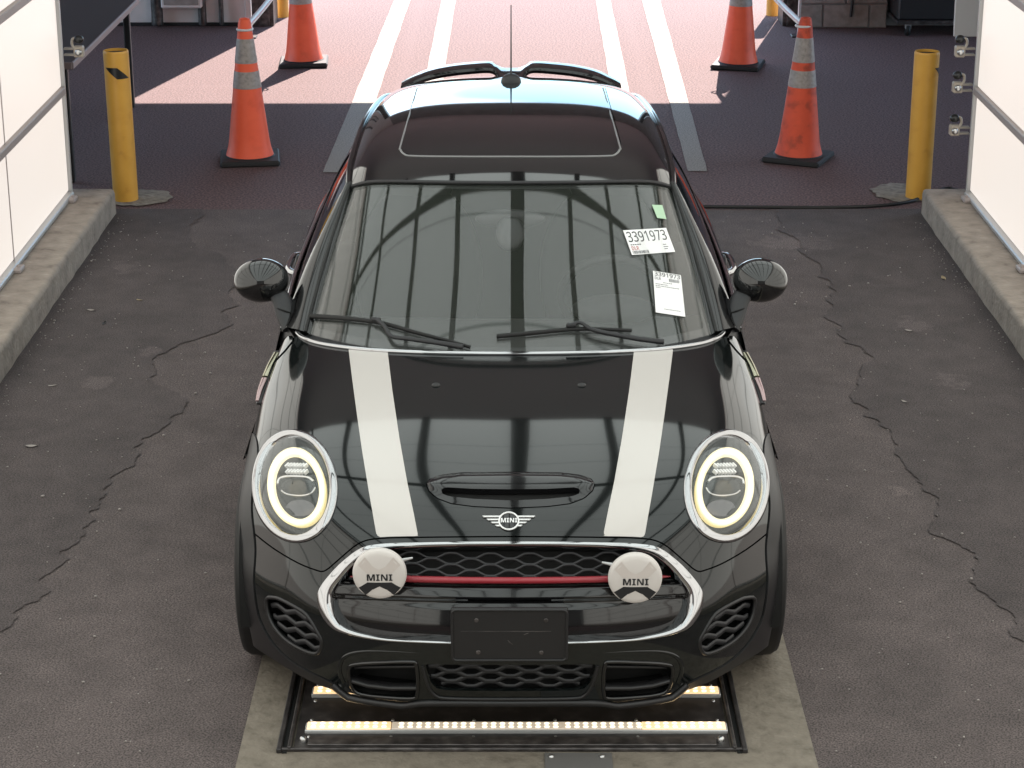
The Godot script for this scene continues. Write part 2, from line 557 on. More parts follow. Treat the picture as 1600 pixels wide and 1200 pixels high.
func make_materials() -> void:
	M.paint = mat(lin(0.005, 0.0065, 0.0065), 0.06, 0.0, 0.3)
	M.gloss_black = mat(lin(0.005, 0.005, 0.0055), 0.08, 0.0, 0.4)
	M.roof = mat(lin(0.006, 0.0062, 0.0065), 0.05, 0.0, 0.7)
	M.plastic = mat(lin(0.016, 0.016, 0.018), 0.45)
	M.satin = mat(lin(0.013, 0.0125, 0.0135), 0.4)
	M.rubber = mat(lin(0.006, 0.006, 0.006), 0.6)
	M.void_black = mat(lin(0.004, 0.004, 0.004), 0.9)
	M.chrome = mat(lin(0.50, 0.50, 0.51), 0.05, 1.0)
	M.satin_chrome = mat(lin(0.62, 0.62, 0.62), 0.28, 1.0)
	M.stripe = mat(lin(0.555, 0.525, 0.495), 0.22, 0.0, 0.4)
	M.white_cap = mat(lin(0.62, 0.58, 0.55), 0.42)
	M.cap_grey = mat(lin(0.585, 0.53, 0.495), 0.5)
	M.print_black = mat(lin(0.012, 0.012, 0.014), 0.5)
	M.red = mat(lin(0.30, 0.022, 0.034), 0.4, 0.0, 0.3)
	M.red_paint = mat(lin(0.4, 0.03, 0.02), 0.35)
	M.glass = mat(Color(0.52, 0.55, 0.51, 0.045), 0.0)
	M.glass.transparency = BaseMaterial3D.TRANSPARENCY_ALPHA
	M.lens = mat(Color(0.9, 0.95, 0.95, 0.06), 0.0)
	M.lens.transparency = BaseMaterial3D.TRANSPARENCY_ALPHA
	M.dark_glass = mat(lin(0.006, 0.0065, 0.007), 0.05, 0.0, 0.4)
	M.halo = glow(Color(1.0, 0.93, 0.72), 0.155)
	M.halo_rim = glow(Color(1.0, 0.88, 0.42), 0.10)
	M.led = glow(Color(1.0, 0.90, 0.74), 0.30)
	M.led_soft = glow(Color(1.0, 0.80, 0.54), 0.15)
	M.led_mid = glow(Color(1.0, 0.90, 0.76), 0.055)
	M.cover = mat(lin(0.125, 0.12, 0.115), 0.6)
	M.interior = mat(lin(0.006, 0.006, 0.0065), 0.8)
	M.leather = mat(lin(0.006, 0.006, 0.006), 0.65)
	M.paper = mat(lin(0.84, 0.83, 0.83), 0.6)
	M.green_paper = mat(lin(0.42, 0.60, 0.42), 0.6)
	M.yellow_badge = mat(lin(0.40, 0.38, 0.28), 0.12, 0.9)
	# the place
	M.asphalt = triplanar(mat(Color.WHITE, 0.9), 0.55)
	M.asphalt.albedo_texture = noise_tex(3, 0.09, [[0.0, lin(0.036, 0.022, 0.023)], [0.34, lin(0.080, 0.049, 0.050)], [0.5, lin(0.114, 0.069, 0.070)], [0.66, lin(0.148, 0.090, 0.090)], [1.0, lin(0.21, 0.135, 0.132)]], 1024, 5)
	M.asphalt.normal_enabled = true; M.asphalt.normal_texture = bump_tex(5, 0.2, 7.0, 1024, 3); M.asphalt.normal_scale = 0.35
	M.lane = mat(Color.WHITE, 0.88)
	M.road_paint = triplanar(mat(Color.WHITE, 0.8), 0.6)
	M.road_paint.albedo_texture = noise_tex(8, 0.12, [[0.0, lin(0.11, 0.095, 0.092)], [0.3, lin(0.18, 0.165, 0.15)], [0.45, lin(0.27, 0.25, 0.225)], [1.0, lin(0.36, 0.335, 0.30)]], 1024, 5)
	M.concrete = triplanar(mat(Color.WHITE, 0.85), 0.7)
	M.concrete.albedo_texture = noise_tex(21, 0.02, [[0.0, lin(0.13, 0.115, 0.095)], [0.4, lin(0.20, 0.18, 0.15)], [0.65, lin(0.25, 0.225, 0.19)], [1.0, lin(0.32, 0.29, 0.25)]], 1024, 7)
	M.concrete.normal_enabled = true; M.concrete.normal_texture = bump_tex(23, 0.06, 4.0, 512, 5); M.concrete.normal_scale = 0.5
	M.kerb = triplanar(mat(Color.WHITE, 0.85), 0.8)
	M.kerb.albedo_texture = noise_tex(31, 0.008, [[0.0, lin(0.16, 0.132, 0.112)], [0.22, lin(0.25, 0.212, 0.18)], [0.42, lin(0.29, 0.248, 0.21)], [0.75, lin(0.33, 0.282, 0.238)], [1.0, lin(0.40, 0.345, 0.295)]], 1024, 9)
	M.kerb.normal_enabled = true; M.kerb.normal_texture = bump_tex(33, 0.07, 6.0, 512, 5); M.kerb.normal_scale = 0.3
	M.pad = triplanar(mat(Color.WHITE, 0.8), 0.9)
	M.pad.albedo_texture = noise_tex(41, 0.015, [[0.0, lin(0.11, 0.094, 0.072)], [0.25, lin(0.165, 0.142, 0.112)], [0.5, lin(0.195, 0.168, 0.134)], [0.8, lin(0.215, 0.187, 0.15)], [1.0, lin(0.26, 0.228, 0.185)]], 1024, 8)
	M.pad.normal_enabled = true; M.pad.normal_texture = bump_tex(43, 0.1, 2.5, 512, 4); M.pad.normal_scale = 0.4
	M.panel = glow(Color(1.0, 0.955, 0.915), WALL_GLOW)
	M.panel.albedo_color = Color(0.5, 0.5, 0.5); M.panel.roughness = 0.35
	M.ceil_panel = glow(Color(0.98, 1.0, 0.99), CEIL_GLOW)
	M.ceil_panel.albedo_color = Color(0.5, 0.5, 0.5)
	M.alu = mat(lin(0.36, 0.31, 0.295), 0.5)
	M.alu_light = mat(lin(0.5, 0.5, 0.5), 0.4, 0.5)
	M.rib = mat(lin(0.02, 0.02, 0.02), 0.5)
	M.wall_dark = triplanar(mat(Color.WHITE, 0.85), 0.4)
	M.wall_dark.albedo_texture = noise_tex(51, 0.02, [[0.0, lin(0.22, 0.21, 0.215)], [1.0, lin(0.32, 0.305, 0.31)]], 512, 5)
	M.wall_beige = triplanar(mat(Color.WHITE, 0.8), 0.4)
	M.wall_beige.albedo_texture = noise_tex(53, 0.02, [[0.0, lin(0.66, 0.60, 0.585)], [1.0, lin(0.76, 0.69, 0.675)]], 512, 5)
	M.block = triplanar(mat(Color.WHITE, 0.85), 0.7)
	M.block.albedo_texture = noise_tex(55, 0.03, [[0.0, lin(0.22, 0.19, 0.175)], [1.0, lin(0.36, 0.315, 0.29)]], 512, 6)
	M.ceiling = mat(lin(0.50, 0.485, 0.50), 0.9)
	M.orange = triplanar(mat(Color.WHITE, 0.5), 1.6)
	M.orange.albedo_texture = noise_tex(61, 0.008, [[0.0, lin(0.74, 0.085, 0.032)], [0.45, lin(0.90, 0.115, 0.045)], [1.0, lin(0.94, 0.13, 0.052)]], 512, 6)
	M.orange.rim_enabled = false
	M.orange_dirty = triplanar(mat(Color.WHITE, 0.6), 1.1)
	M.orange_dirty.albedo_texture = noise_tex(63, 0.012, [[0.0, lin(0.12, 0.035, 0.022)], [0.3, lin(0.42, 0.055, 0.026)], [0.48, lin(0.70, 0.085, 0.034)], [1.0, lin(0.82, 0.10, 0.04)]], 512, 9)
	M.band = triplanar(mat(Color.WHITE, 0.45), 3.0)
	M.band.albedo_texture = noise_tex(65, 0.04, [[0.0, lin(0.20, 0.18, 0.17)], [0.5, lin(0.33, 0.29, 0.275)], [1.0, lin(0.4, 0.36, 0.34)]], 256, 5)
	M.cone_base = mat(lin(0.018, 0.018, 0.02), 0.7)
	M.yellow = triplanar(mat(Color.WHITE, 0.45), 1.5)
	M.yellow.albedo_texture = noise_tex(67, 0.008, [[0.0, lin(0.55, 0.26, 0.04)], [0.3, lin(0.68, 0.35, 0.055)], [1.0, lin(0.74, 0.39, 0.065)]], 512, 6)
	M.black_tape = mat(lin(0.012, 0.012, 0.013), 0.35)
	M.table_top = mat(lin(0.02, 0.019, 0.022), 0.55)
	M.table_edge = mat(lin(0.22, 0.17, 0.17), 0.5)
	M.steel_black = triplanar(mat(Color.WHITE, 0.5, 0.2), 1.3)
	M.steel_black.albedo_texture = noise_tex(71, 0.02, [[0.0, lin(0.020, 0.018, 0.018)], [0.5, lin(0.034, 0.030, 0.030)], [0.8, lin(0.055, 0.049, 0.047)], [1.0, lin(0.09, 0.08, 0.075)]], 512, 7)
	M.steel_worn = triplanar(mat(Color.WHITE, 0.4, 0.6), 1.7)
	M.steel_worn.albedo_texture = noise_tex(73, 0.03, [[0.0, lin(0.03, 0.027, 0.027)], [0.6, lin(0.10, 0.09, 0.088)], [1.0, lin(0.2, 0.18, 0.175)]], 256, 5)
	M.screw = mat(lin(0.55, 0.55, 0.55), 0.3, 1.0)
	M.bracket = mat(lin(0.42, 0.36, 0.30), 0.5, 0.2)
	M.knob = mat(lin(0.02, 0.02, 0.02), 0.3)
	M.white_plastic = mat(lin(0.7, 0.69, 0.7), 0.4)
	M.hose = mat(lin(0.01, 0.01, 0.01), 0.5)
	M.leaf = mat(lin(0.3, 0.24, 0.15), 0.8)
	M.grit = mat(lin(0.32, 0.29, 0.27), 0.9)
	M.dark_chrome = mat(lin(0.10, 0.10, 0.105), 0.2, 1.0)
	M.white_metal = mat(lin(0.80, 0.80, 0.80), 0.25, 0.2)
	M.rail_grey = mat(lin(0.20, 0.20, 0.20), 0.4)
	M.pale_red = mat(lin(0.42, 0.30, 0.30), 0.15, 0.7)
	M.ink_grey = mat(lin(0.10, 0.10, 0.11), 0.6)

# grain, mottling and chalky scuffs of the lane's asphalt
func lane_texture(x0: float, x1: float, z0: float, z1: float) -> ImageTexture:
	var w := 704; var h := 1408
	var img := Image.create(w, h, false, Image.FORMAT_RGB8)
	var n1 := FastNoiseLite.new(); n1.seed = 2; n1.frequency = 0.9; n1.fractal_octaves = 5
	var n2 := FastNoiseLite.new(); n2.seed = 9; n2.frequency = 7.0; n2.fractal_octaves = 3
	var n3 := FastNoiseLite.new(); n3.seed = 14; n3.frequency = 3.0; n3.fractal_octaves = 4
	var n4 := FastNoiseLite.new(); n4.seed = 19; n4.frequency = 60.0; n4.fractal_octaves = 2
	# chalky scuffs seen on the floor: pixel x, pixel y, size in metres along x and z
	var scuffs := [[1425, 508, 0.09, 0.10], [1485, 597, 0.07, 0.10], [1240, 380, 0.20, 0.16], [1300, 300, 0.05, 0.1], [232, 552, 0.05, 0.06], [190, 420, 0.08, 0.1], [1520, 460, 0.06, 0.08], [150, 600, 0.06, 0.08], [1405, 770, 0.05, 0.09]]
	for s in scuffs: s.append(on_y(s[0], s[1]))
	for j in h:
		var z := lerpf(z0, z1, (j + 0.5) / h)
		for k in w:
			var x := lerpf(x0, x1, (k + 0.5) / w)
			var big := n1.get_noise_2d(x, z)
			var mid := n3.get_noise_2d(x, z)
			var v := 0.130
			v *= 1.0 + 0.20 * big + 0.20 * mid + 0.16 * n2.get_noise_2d(x, z)
			v *= 1.0 + 0.22 * n4.get_noise_2d(x, z)
			for s in scuffs:
				var o: Vector3 = s[4]
				var e := Vector2((x - o.x) / s[2], (z - o.z) / s[3]).length()
				if e < 1.3:
					v += 0.065 * smoothstep(1.3, 0.2, e + mid * 1.4 + n2.get_noise_2d(x * 2.0, z * 2.0) * 0.9)
			img.set_pixel(k, j, lin(v * 1.07, v * 0.85, v * 0.815))
	return ImageTexture.create_from_image(img)
# the seal coat along each kerb: a thin layer with a ragged edge, lying on the lane
func seal_coat(kerb_x: float, edge: Array, x0: float, x1: float, z0: float, z1: float, called: String) -> void:
	var n := FastNoiseLite.new(); n.seed = 14; n.frequency = 3.0; n.fractal_octaves = 6
	var o := MB.new()
	var line := []
	for q in edge: line.append(on_y(q[0], q[1]))
	var last := [-1, -1]
	var steps := 700
	for k in steps + 1:
		var z := lerpf(z0, z1, float(k) / steps)
		var e := edge_at(line, z) + n.get_noise_2d(z, kerb_x) * 0.10
		var two := []
		for x in [kerb_x, e]: two.append(o.vert(Vector3(x, 0.008, z), Vector3.UP, Vector2((x - x0) / (x1 - x0), (z - z0) / (3.0 - z0))))
		if last[0] >= 0: o.quad(last[0], last[1], two[1], two[0])
		last = two
	for p in o.v: o.uv2.append(Vector2(p.x, p.z) / 0.9 + Vector2(0.37, 0.61))
	struct(called, o, M.seal)
func edge_at(line: Array, z: float) -> float:
	if z <= line[0].z: return line[0].x
	for k in line.size() - 1:
		if z <= line[k + 1].z:
			var t: float = (z - line[k].z) / maxf(1e-4, line[k + 1].z - line[k].z)
			return lerpf(line[k].x, line[k + 1].x, clampf(t, 0.0, 1.0))
	return line[-1].x

func sheet(x0: float, x1: float, z0: float, z1: float, y: float) -> MB:
	var o := MB.new()
	var a := o.vert(Vector3(x0, y, z0), Vector3.UP, Vector2(0, 0)); var b := o.vert(Vector3(x1, y, z0), Vector3.UP, Vector2(1, 0))
	var c := o.vert(Vector3(x1, y, z1), Vector3.UP, Vector2(1, 1)); var d := o.vert(Vector3(x0, y, z1), Vector3.UP, Vector2(0, 1))
	o.quad(a, b, c, d)
	return o
func kerb(inner: float, outer: float, z0: float, z1: float, called: String) -> void:
	var sg := signf(inner)
	var wob := FastNoiseLite.new(); wob.seed = 77; wob.frequency = 2.2; wob.fractal_octaves = 4
	var curves := []
	var steps := 150
	for a in 12:
		var c := PackedVector3Array()
		for k in steps + 1:
			var z := lerpf(z0, z1, float(k) / steps)
			var w := wob.get_noise_2d(z * 1.3, sg * 5.0) * 0.010
			var w2 := wob.get_noise_2d(z * 4.0, 9.0 + sg) * 0.005
			var p: Vector2
			match a:
				0: p = Vector2(0.0 + w, 0.0)
				1: p = Vector2(0.0 + w * 0.6 + w2, 0.06)
				2: p = Vector2(0.0 + w2, 0.125 + w2 * 0.5)
				3: p = Vector2(0.002 + w2, 0.131)
				4: p = Vector2(0.006 + w2 * 0.5, 0.142 + w2 * 0.7)
				5: p = Vector2(0.016, 0.149 + w2 * 0.4)
				6: p = Vector2(0.03, 0.15 + w2 * 0.2)
				7: p = Vector2(0.12, 0.151)
				8: p = Vector2(0.3, 0.151)
				9: p = Vector2(absf(outer - inner) - 0.01, 0.151)
				10: p = Vector2(absf(outer - inner), 0.149)
				11: p = Vector2(absf(outer - inner), 0.0)
			c.append(Vector3(inner + sg * p.x, p.y, z))
		curves.append(c)
	var o := MB.new()
	o.loft(curves, false, sg)
	var cap := []
	for a in 12: cap.append(curves[a][0])
	o.face(cap, Vector3(0, 0, -1))
	struct(called, o, M.kerb)

func light_wall(x: float, side: float, label: String) -> void:
	var t := thing("light_wall", label, "light wall", Vector3(x, 0.15, 0), 0.0)
	var zs := []
	for k in 13: zs.append(-6.1 + 1.4 * k)
	var ys := [0.02, 0.60, 1.225, 1.85, 2.475, 3.1, 3.4]
	var body := MB.new()
	body.box(Vector3(side * 0.075, 1.72, 2.3), Vector3(0.10, 3.42, 16.82))
	obj("wall_body", body, M.alu_light, t)
	var p := MB.new()
	var hh := 0.575
	p.bevel_box(Vector3.ZERO, Vector3(0.012, hh, 1.376), 0.003)
	var pm := p.mesh()
	var p2 := MB.new()
	p2.bevel_box(Vector3.ZERO, Vector3(0.012, 0.25, 1.376), 0.003)
	var pm2 := p2.mesh()
	for r in 6:
		for k in 12:
			var top := r == 5
			var cy: float = (ys[r] + ys[r + 1]) * 0.5 + (0.012 if r == 0 else 0.0)
			obj("light_panel", pm2 if top else pm, M.panel, t, Vector3(side * 0.014, cy, zs[k] + 0.7))
	for r in range(1, 6):
		var rail := MB.new()
		rail.bevel_box(Vector3(side * 0.002, ys[r], 2.3), Vector3(0.03, 0.042, 16.8), 0.004)
		obj("rail", rail, M.alu, t)
	for k in range(1, 12):
		var jn := MB.new()
		jn.box(Vector3(side * 0.0105, 1.7, zs[k]), Vector3(0.006, 3.36, 0.013))
		obj("joint", jn, M.alu, t)
	var foot := MB.new()
	foot.bevel_box(Vector3(side * 0.004, 0.014, 2.3), Vector3(0.05, 0.028, 16.8), 0.006)
	obj("foot_rail", foot, M.alu_light, t)
	for k in 5:
		var br := MB.new()
		br.bevel_box(Vector3(-side * 0.03, 0.012, -5.98 + 1.38 * k), Vector3(0.05, 0.024, 0.10), 0.006)
		br.lathe([Vector2(0.009, 0.02), Vector2(0.009, 0.034), Vector2(0.0, 0.036)], 8, Transform3D(Basis.IDENTITY, Vector3(-side * 0.035, 0, -5.98 + 1.38 * k)))
		obj("foot_bracket", br, M.alu, t)
	var edge := MB.new()
	edge.bevel_box(Vector3(side * 0.06, 1.72, -6.115), Vector3(0.14, 3.44, 0.02), 0.004)
	obj("end_trim", edge, M.alu_light, t)
	for k in 4:
		var l := AreaLight3D.new()
		l.name = "wall_light"
		l.area_size = Vector2(4.0, 3.0)
		l.light_energy = 0.34; l.area_range = 30.0; l.area_attenuation = 2.0
		l.light_color = Color(0.97, 1.0, 0.97); l.shadow_enabled = true
		t.add_child(l, true)
		l.position = Vector3(-side * 0.03, 1.7, -4.0 + 4.2 * k)
		l.rotation.y = side * PI / 2.0

func ceiling_lights() -> void:
	var t := thing("ceiling_light", "gridded light ceiling over the car with dark ribs between glowing panels", "light ceiling", Vector3(0.04, 3.6, 0))
	var z0 := -4.1; var z1 := 10.7
	var back := MB.new()
	back.box(Vector3(0, 0.06, (z0 + z1) / 2), Vector3(5.06, 0.08, z1 - z0))
	obj("backing", back, M.rib, t)
	var edges := [-2.5, -2.38, -1.75, -1.08, -0.50, 0.0, 0.50, 1.08, 1.75, 2.38, 2.5]
	var half := [0.02, 0.02, 0.022, 0.024, 0.028, 0.042, 0.028, 0.024, 0.022, 0.02, 0.02]
	var cuts := [z0, -3.4, -2.95, -2.0, -1.05, -0.1, 0.85, 1.8, 2.75, 3.7, 4.65, 5.6, 6.6, 7.6, 8.6, z1]
	for k in edges.size() - 1:
		var a: float = edges[k] + half[k]; var b: float = edges[k + 1] - half[k + 1]
		for j in cuts.size() - 1:
			var p := MB.new()
			p.box(Vector3((a + b) / 2, 0.0, (cuts[j] + cuts[j + 1]) / 2), Vector3(b - a, 0.01, cuts[j + 1] - cuts[j] - 0.02))
			obj("light_panel", p, M.ceil_panel, t)
		var l := AreaLight3D.new()
		l.name = "panel_light"
		l.area_size = Vector2(b - a, z1 - z0)
		l.light_energy = CEIL_GLOW * 0.9 * (b - a) * (z1 - z0) / PI
		l.area_range = 30.0; l.area_attenuation = 2.0
		l.light_color = Color(0.95, 1.0, 0.98); l.shadow_enabled = true
		t.add_child(l, true)
		l.position = Vector3((a + b) / 2, -0.012, (z0 + z1) / 2)
		l.rotation.x = -PI / 2.0
	for k in edges.size():
		var r := MB.new()
		r.bevel_box(Vector3(edges[k], -0.03, (z0 + z1) / 2), Vector3(half[k] * 2.0, 0.06, z1 - z0), 0.004)
		obj("rib", r, M.rib, t)
	var beam := MB.new()
	beam.bevel_box(Vector3(0, -0.045, -2.2), Vector3(5.0, 0.07, 0.085), 0.006)
	obj("cross_beam", beam, M.rib, t)

func build_shell() -> void:
	# the building: roof, walls with thickness, and the doorway at the back through which the sun falls
	var g := MB.new(); g.add(sheet(-90, 90, -90, 60, 0.0))
	struct("ground", g, M.asphalt)
	M.lane.albedo_texture = lane_texture(-2.32, 2.40, -6.36, 3.0)
	M.lane.detail_enabled = true; M.lane.detail_uv_layer = BaseMaterial3D.DETAIL_UV_2; M.lane.detail_blend_mode = BaseMaterial3D.BLEND_MODE_MUL
	M.lane.detail_albedo = noise_tex(6, 0.10, [[0.0, grey(0.40)], [0.36, grey(0.70)], [0.5, grey(0.84)], [0.64, grey(0.95)], [1.0, grey(1.0)]], 1024, 4)
	var ln := sheet(-2.32, 2.40, -6.36, 3.0, 0.004)
	for p in ln.v: ln.uv2.append(Vector2(p.x, p.z) / 0.9)
	struct("lane_floor", ln, M.lane)
	M.seal = M.lane.duplicate()
	M.seal.albedo_color = lin(0.76, 0.765, 0.775)
	var lpx := [[307, 347], [281, 370], [322, 391], [364, 404], [367, 437], [360, 482], [356, 512], [322, 531], [266, 546], [244, 576], [255, 606], [289, 636], [270, 662], [240, 681], [175, 760], [130, 800], [100, 860], [60, 930], [0, 985], [-80, 1060], [-160, 1200]]
	var rpx := [[1215, 345], [1240, 380], [1290, 425], [1300, 470], [1290, 500], [1312, 527], [1357, 550], [1339, 587], [1350, 644], [1406, 700], [1440, 760], [1480, 850], [1560, 950], [1600, 1010], [1690, 1100], [1780, 1200]]
	seal_coat(-2.30, lpx, -2.32, 2.40, -6.36, 1.5, "seal_coat_left")
	seal_coat(2.38, rpx, -2.32, 2.40, -6.36, 1.5, "seal_coat_right")
	for e in [["roof_slab", Vector3(0, 4.35, -0.5), Vector3(16, 0.3, 24.6), M.ceiling], ["wall_left", Vector3(-7.85, 2.1, 2.6), Vector3(0.3, 4.2, 18.4), M.wall_dark], ["wall_right", Vector3(7.85, 2.1, 2.6), Vector3(0.3, 4.2, 18.4), M.wall_dark], ["wall_front", Vector3(0, 2.1, 11.65), Vector3(15.4, 4.2, 0.3), M.wall_dark]]:
		var o := MB.new(); o.box(e[1], e[2]); struct(e[0], o, e[3])
	var hw := MB.new()
	hw.box(Vector3(-4.86, 2.1, -12.62), Vector3(5.68, 4.2, 0.3)); struct("wall_back_left", hw, M.wall_beige)
	hw = MB.new(); hw.box(Vector3(5.0, 2.1, -12.62), Vector3(5.4, 4.2, 0.3)); struct("wall_back_right", hw, M.wall_dark)
	hw = MB.new(); hw.box(Vector3(0.14, 3.7, -12.62), Vector3(4.32, 1.0, 0.3)); struct("door_header", hw, M.wall_dark)
	kerb(-2.26, -2.85, -6.26, 11.4, "kerb_left"); kerb(2.342, 2.95, -6.26, 11.4, "kerb_right")
	# painted lane stripes
	for s in [[-1.16, -0.99, -7.26, -1.04, -0.90, -15.0], [-0.645, -0.515, -7.6, -0.63, -0.50, -15.0], [0.70, 0.835, -7.6, 0.775, 0.905, -15.0], [1.09, 1.21, -7.29, 1.195, 1.365, -15.0]]:
		var o := MB.new()
		var pl := []; var pr := []
		var wob := FastNoiseLite.new(); wob.seed = int(s[0] * 100.0); wob.frequency = 1.6
		for k in 40:
			var t := k / 39.0
			var z := lerpf(s[2], s[5], t)
			pl.append(Vector3(lerpf(s[0], s[3], t) + wob.get_noise_2d(z, 0) * 0.006, 0.004, z))
			pr.append(Vector3(lerpf(s[1], s[4], t) + wob.get_noise_2d(z, 7) * 0.006, 0.004, z))
		for k in 39: o.face([pl[k], pr[k], pr[k + 1], pl[k + 1]], Vector3.UP)
		struct("lane_stripe", o, M.road_paint)

func sy(u: float, v: float) -> Vector3: return on_y(u, v, 0.0)

func bollard(base: Vector3, h: float, r: float, label: String, mark_from: float, mark_to: float, mark_h: float, lean := 0.0) -> Node3D:
	var t := thing("bollard", label, "bollard", base, 0.0, "yellow bollards")
	t.rotation.z = lean
	var o := MB.new()
	o.lathe([Vector2(r, -0.02), Vector2(r, h - 0.012), Vector2(r * 0.97, h), Vector2(r * 0.9, h), Vector2(r * 0.9, h - 0.02)], 32, Transform3D.IDENTITY, false)
	obj("pipe", o, M.yellow, t)
	var c := MB.new()
	c.lathe([Vector2(r * 0.9, h - 0.015), Vector2(0.0, h - 0.012)], 32)
	obj("cap", c, M.plastic, t)
	if mark_h > 0.0:
		var k := MB.new()
		var strips := []
		for w in 9:
			var line := PackedVector3Array()
			for s in 13:
				var a := lerpf(mark_from, mark_to, s / 12.0) + 1.0 * w / 8.0
				line.append(Vector3(sin(a) * (r + 0.0015), mark_h - 0.065 * w / 8.0, cos(a) * (r + 0.0015)))
			strips.append(line)
		k.loft(strips)
		k.i.clear()
		for q in k.n.size(): k.n[q] = Vector3(k.v[q].x, 0, k.v[q].z).normalized()
		for w in 8:
			for s in 12: k.quad(w * 13 + s, w * 13 + s + 1, w * 13 + s + 14, w * 13 + s + 13)
		obj("tape_mark", k, M.black_tape, t)
	return t
func footing(c: Vector3, rx: float, rz: float, sd: int) -> void:
	var o := MB.new()
	var wob := FastNoiseLite.new(); wob.seed = sd; wob.frequency = 1.1
	var k0 := o.vert(c + Vector3(0, 0.008, 0), Vector3.UP)
	var ring := []
	for k in 40:
		var a := TAU * k / 40.0
		var r := 1.0 + 0.22 * wob.get_noise_2d(cos(a) * 2.0, sin(a) * 2.0)
		ring.append(o.vert(c + Vector3(cos(a) * rx * r, 0.007, sin(a) * rz * r), Vector3.UP))
	for k in 40: o.tri(k0, ring[k], ring[(k + 1) % 40])
	struct("footing", o, M.concrete)

func cone(base: Vector3, turn: float, label: String, dirty := false, lean := 0.0, tip := 0.0) -> Node3D:
	var t := thing("traffic_cone", label, "traffic cone", base, turn, "orange traffic cones")
	t.rotation.z = lean; t.rotation.x = tip
	var b := MB.new()
	b.bevel_box(Vector3(0, 0.018, 0), Vector3(0.37, 0.036, 0.37), 0.010)
	b.lathe([Vector2(0.158, 0.036), Vector2(0.150, 0.044)], 32)
	obj("base", b, M.cone_base, t)
	var prof := func(y: float) -> float:
		return lerpf(0.138, 0.036, (y - 0.04) / 0.86) + (0.012 * pow(maxf(0.0, 1.0 - (y - 0.04) / 0.10), 2.0))
	var o := MB.new()
	var p := []
	for k in 16:
		var y := lerpf(0.040, 0.875, k / 15.0)
		p.append(Vector2(prof.call(y), y))
	p.append_array([Vector2(0.034, 0.89), Vector2(0.030, 0.897), Vector2(0.022, 0.897), Vector2(0.020, 0.87)])
	o.lathe(p, 40)
	obj("cone_body", o, M.orange_dirty if dirty else M.orange, t)
	for r in [[0.47, 0.575], [0.625, 0.775]]:
		var m := MB.new()
		m.lathe([Vector2(prof.call(r[0]) + 0.0005, r[0]), Vector2(prof.call(r[0]) + 0.002, r[0] + 0.002), Vector2(prof.call(r[1]) + 0.002, r[1] - 0.002), Vector2(prof.call(r[1]) + 0.0005, r[1])], 40)
		obj("reflective_band", m, M.band, t)
	return t

func cone_bar(a: Vector3, b: Vector3, label: String) -> void:
	var t := thing("barrier_bar", label, "barrier bar", a, 0.0, "striped bars between cones")
	var d := (b - a)
	var path := PackedVector3Array()
	for k in 13:
		var s := k / 12.0
		path.append(d * s + Vector3(0, -0.05 * sin(PI * s), 0))
	var o := MB.new(); o.tube(path, 0.019, -1, 12)
	obj("bar", o, M.white_plastic, t)
	var side := d.cross(Vector3.UP).normalized()
	var m := MB.new()
	for sg in [-1.0, 1.0]:
		var q := PackedVector3Array()
		for p in path: q.append(p + side * sg * 0.0165 + Vector3(0, 0.0085, 0))
		m.tube(q, 0.0045, -1, 6)
	obj("red_line", m, M.red_paint, t)
	for e in [Vector3.ZERO, d]:
		var r := MB.new()
		var c := PackedVector3Array()
		for k in 24: c.append(e + Vector3(cos(TAU * k / 24.0) * 0.046, 0.0, sin(TAU * k / 24.0) * 0.046))
		r.tube(c, 0.008, -1, 6, true)
		obj("end_ring", r, M.white_plastic, t)

func clamp_bracket(at: Vector3, side: float, label: String) -> void:
	var t := thing("clamp_bracket", label, "bracket", at, 0.0, "clamp brackets on the wall ends")
	var o := MB.new()
	o.bevel_box(Vector3(-side * 0.028, -0.022, 0), Vector3(0.055, 0.062, 0.05), 0.006)
	obj("block", o, M.bracket, t)
	for y in [-0.006, -0.04]:
		var a := MB.new()
		a.bevel_box(Vector3(side * 0.025, y, 0), Vector3(0.06, 0.01, 0.04), 0.002)
		obj("arm", a, M.bracket, t)
	var k := MB.new()
	k.ellipsoid(Vector3(-side * 0.03, 0.045, 0), Vector3(0.028, 0.024, 0.026))
	obj("knob", k, M.knob, t)
	var s := MB.new()
	s.lathe([Vector2(0.018, 0.0), Vector2(0.018, 0.012), Vector2(0.01, 0.016), Vector2(0.0, 0.016)], 14, Transform3D(Basis(Vector3.RIGHT, PI / 2), Vector3(-side * 0.03, -0.022, 0.024)))
	obj("bolt_head", s, M.screw, t)
	var h := MB.new()
	h.tube(spline3([Vector3(-side * 0.03, 0.045, 0.0), Vector3(-side * 0.0, 0.05, 0.01), Vector3(side * 0.006, 0.02, 0.012), Vector3(-side * 0.008, -0.005, 0.02)]), 0.008, -1, 8)
	obj("lever", h, M.bracket, t)

